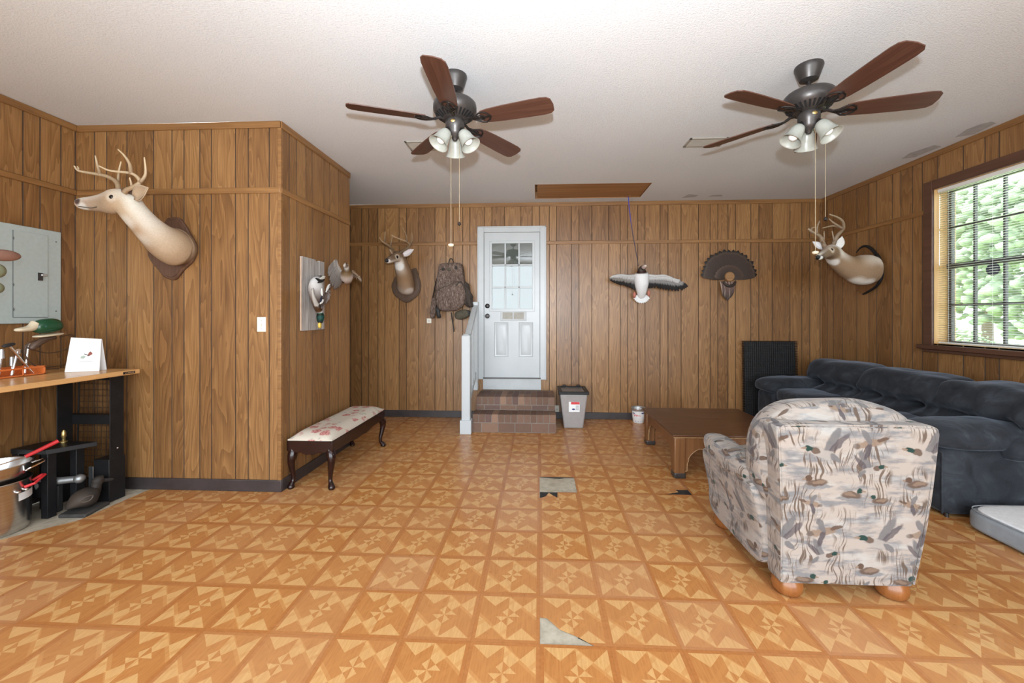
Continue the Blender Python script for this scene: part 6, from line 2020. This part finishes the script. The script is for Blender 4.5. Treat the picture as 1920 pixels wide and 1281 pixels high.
for s in (1, -1):
    P = [ax0 + dv * Ld * f + sdv * s * (-0.070) * q + Vector((0, 0, z)) for f, q, z in ((0.30, 1.0, 0.085), (0.50, 1.1, 0.105), (0.70, 1.1, 0.10), (0.60, 1.15, 0.075), (0.42, 1.1, 0.070), (0.30, 1.0, 0.085))]
    mb.tube(cr(P, 4), 0.004, 6)
mb.build('wing_ridge', simple('worn_brown_paint', (0.09, 0.068, 0.052), 0.6), dc_)
p = PY(170, 897, 2.99)
pc = thing('metal_strip', 'pale grey metal strip standing upright behind the dark decoy', 'metal strip', (p.x, p.y, -0.003))
mb = MB(pc.location); mb.box(p.x - 0.018, p.x + 0.018, p.y, p.y + 0.006, -0.003, p.z + 0.09); mb.build('strip', 'galv', pc, bevel=0.001)

# stock pot, strainer and spatula
pc_ = Vector((-3.625, 2.490, 0))
pz0 = -0.003
sp = thing('stock_pot', 'large stainless stock pot with red handle at the lower left corner', 'pot', (pc_.x, pc_.y, pz0))
rp_ = 0.178; hp_ = 0.335
mb = MB(); mb.lathe([(rp_ - 0.02, 0.0), (rp_ - 0.004, 0.008), (rp_, 0.03), (rp_, hp_ - 0.01), (rp_ + 0.007, hp_), (rp_ + 0.004, hp_ + 0.004), (rp_ - 0.004, hp_), (rp_ - 0.005, 0.05), (0.02, 0.02)], 48, cap=False); mb.build('pot_body', 'steel', sp)
a = R(-28)


def onpot(ang, z, r=None): return Vector((math.cos(ang) * (r or rp_), math.sin(ang) * (r or rp_), z))


mb = MB()
mb.tube([onpot(R(18), 0.285, rp_ + 0.002), onpot(R(21), 0.300, rp_ + 0.045), onpot(R(44), 0.325, rp_ + 0.06), onpot(R(50), 0.322, rp_ + 0.045), onpot(R(52), 0.295, rp_ + 0.004)], 0.009, 10); hd_ = mb.build('pot_handle', 'red', sp)
mb = MB()
for an in (4, 20): mb.sphere(onpot(R(an), 0.268, rp_ + 0.004), (0.014, 0.014, 0.010), 10, 8)
mb.build('handle_rivets', 'chrome', sp)
mb = MB(); rs = []
for i in range(9):
    an = R(lerp(6, 50, i / 8)); rs.append([onpot(an, 0.205, rp_ + 0.0015), onpot(an, 0.255, rp_ + 0.0015)])
mb.rings(rs, False, False); mb.build('paper_label', 'paper', sp, smooth=180)
sr = thing('strainer_pan', 'shallow stainless pan nested on top of the stock pot', 'pan', (pc_.x, pc_.y, pz0 + hp_))
mb = MB(); mb.lathe([(0.14, -0.01), (0.152, 0.0), (0.170, 0.06), (0.184, 0.105), (0.193, 0.108), (0.190, 0.113), (0.180, 0.108), (0.166, 0.06), (0.148, 0.005), (0.02, 0.003)], 48, cap=False); mb.build('pan_body', 'steel', sr)
mb = MB()
f = lambda an, r, z: Vector((math.cos(R(an)) * r, math.sin(R(an)) * r, z))
mb.tube(cr([f(24, 0.172, 0.055), f(26, 0.205, 0.075), f(36, 0.242, 0.095), f(48, 0.225, 0.098), f(50, 0.178, 0.085)], 4), 0.006, 8); mb.build('pan_handle', 'chrome', sr)
p0 = pc_ + Vector((0.10, 0.02, pz0 + hp_ + 0.113))
spt = thing('spatula', 'red-handled spatula lying across the stainless pan', 'spatula', p0)
mb = MB(p0); mb.tube([p0 + Vector((0.04, 0.06, 0.03)), p0 + Vector((0.10, 0.20, 0.095))], [0.012, 0.014], 10); mb.build('handle', 'red', spt)
mb = MB(p0); mb.tube([p0 + Vector((-0.02, -0.06, 0.004)), p0 + Vector((0.04, 0.06, 0.03))], 0.004, 8); mb.build('shaft', 'chrome', spt)
mb = MB(p0); mb.hexa([p0 + Vector((-0.09, -0.15, 0.0)), p0 + Vector((-0.03, -0.17, 0.0)), p0 + Vector((0.0, -0.06, 0.003)), p0 + Vector((-0.04, -0.05, 0.003))], [p0 + Vector((-0.09, -0.15, 0.002)), p0 + Vector((-0.03, -0.17, 0.002)), p0 + Vector((0.0, -0.06, 0.005)), p0 + Vector((-0.04, -0.05, 0.005))]); mb.build('blade', 'chrome', spt)
p0 = PZ(70, 852, 0.455)
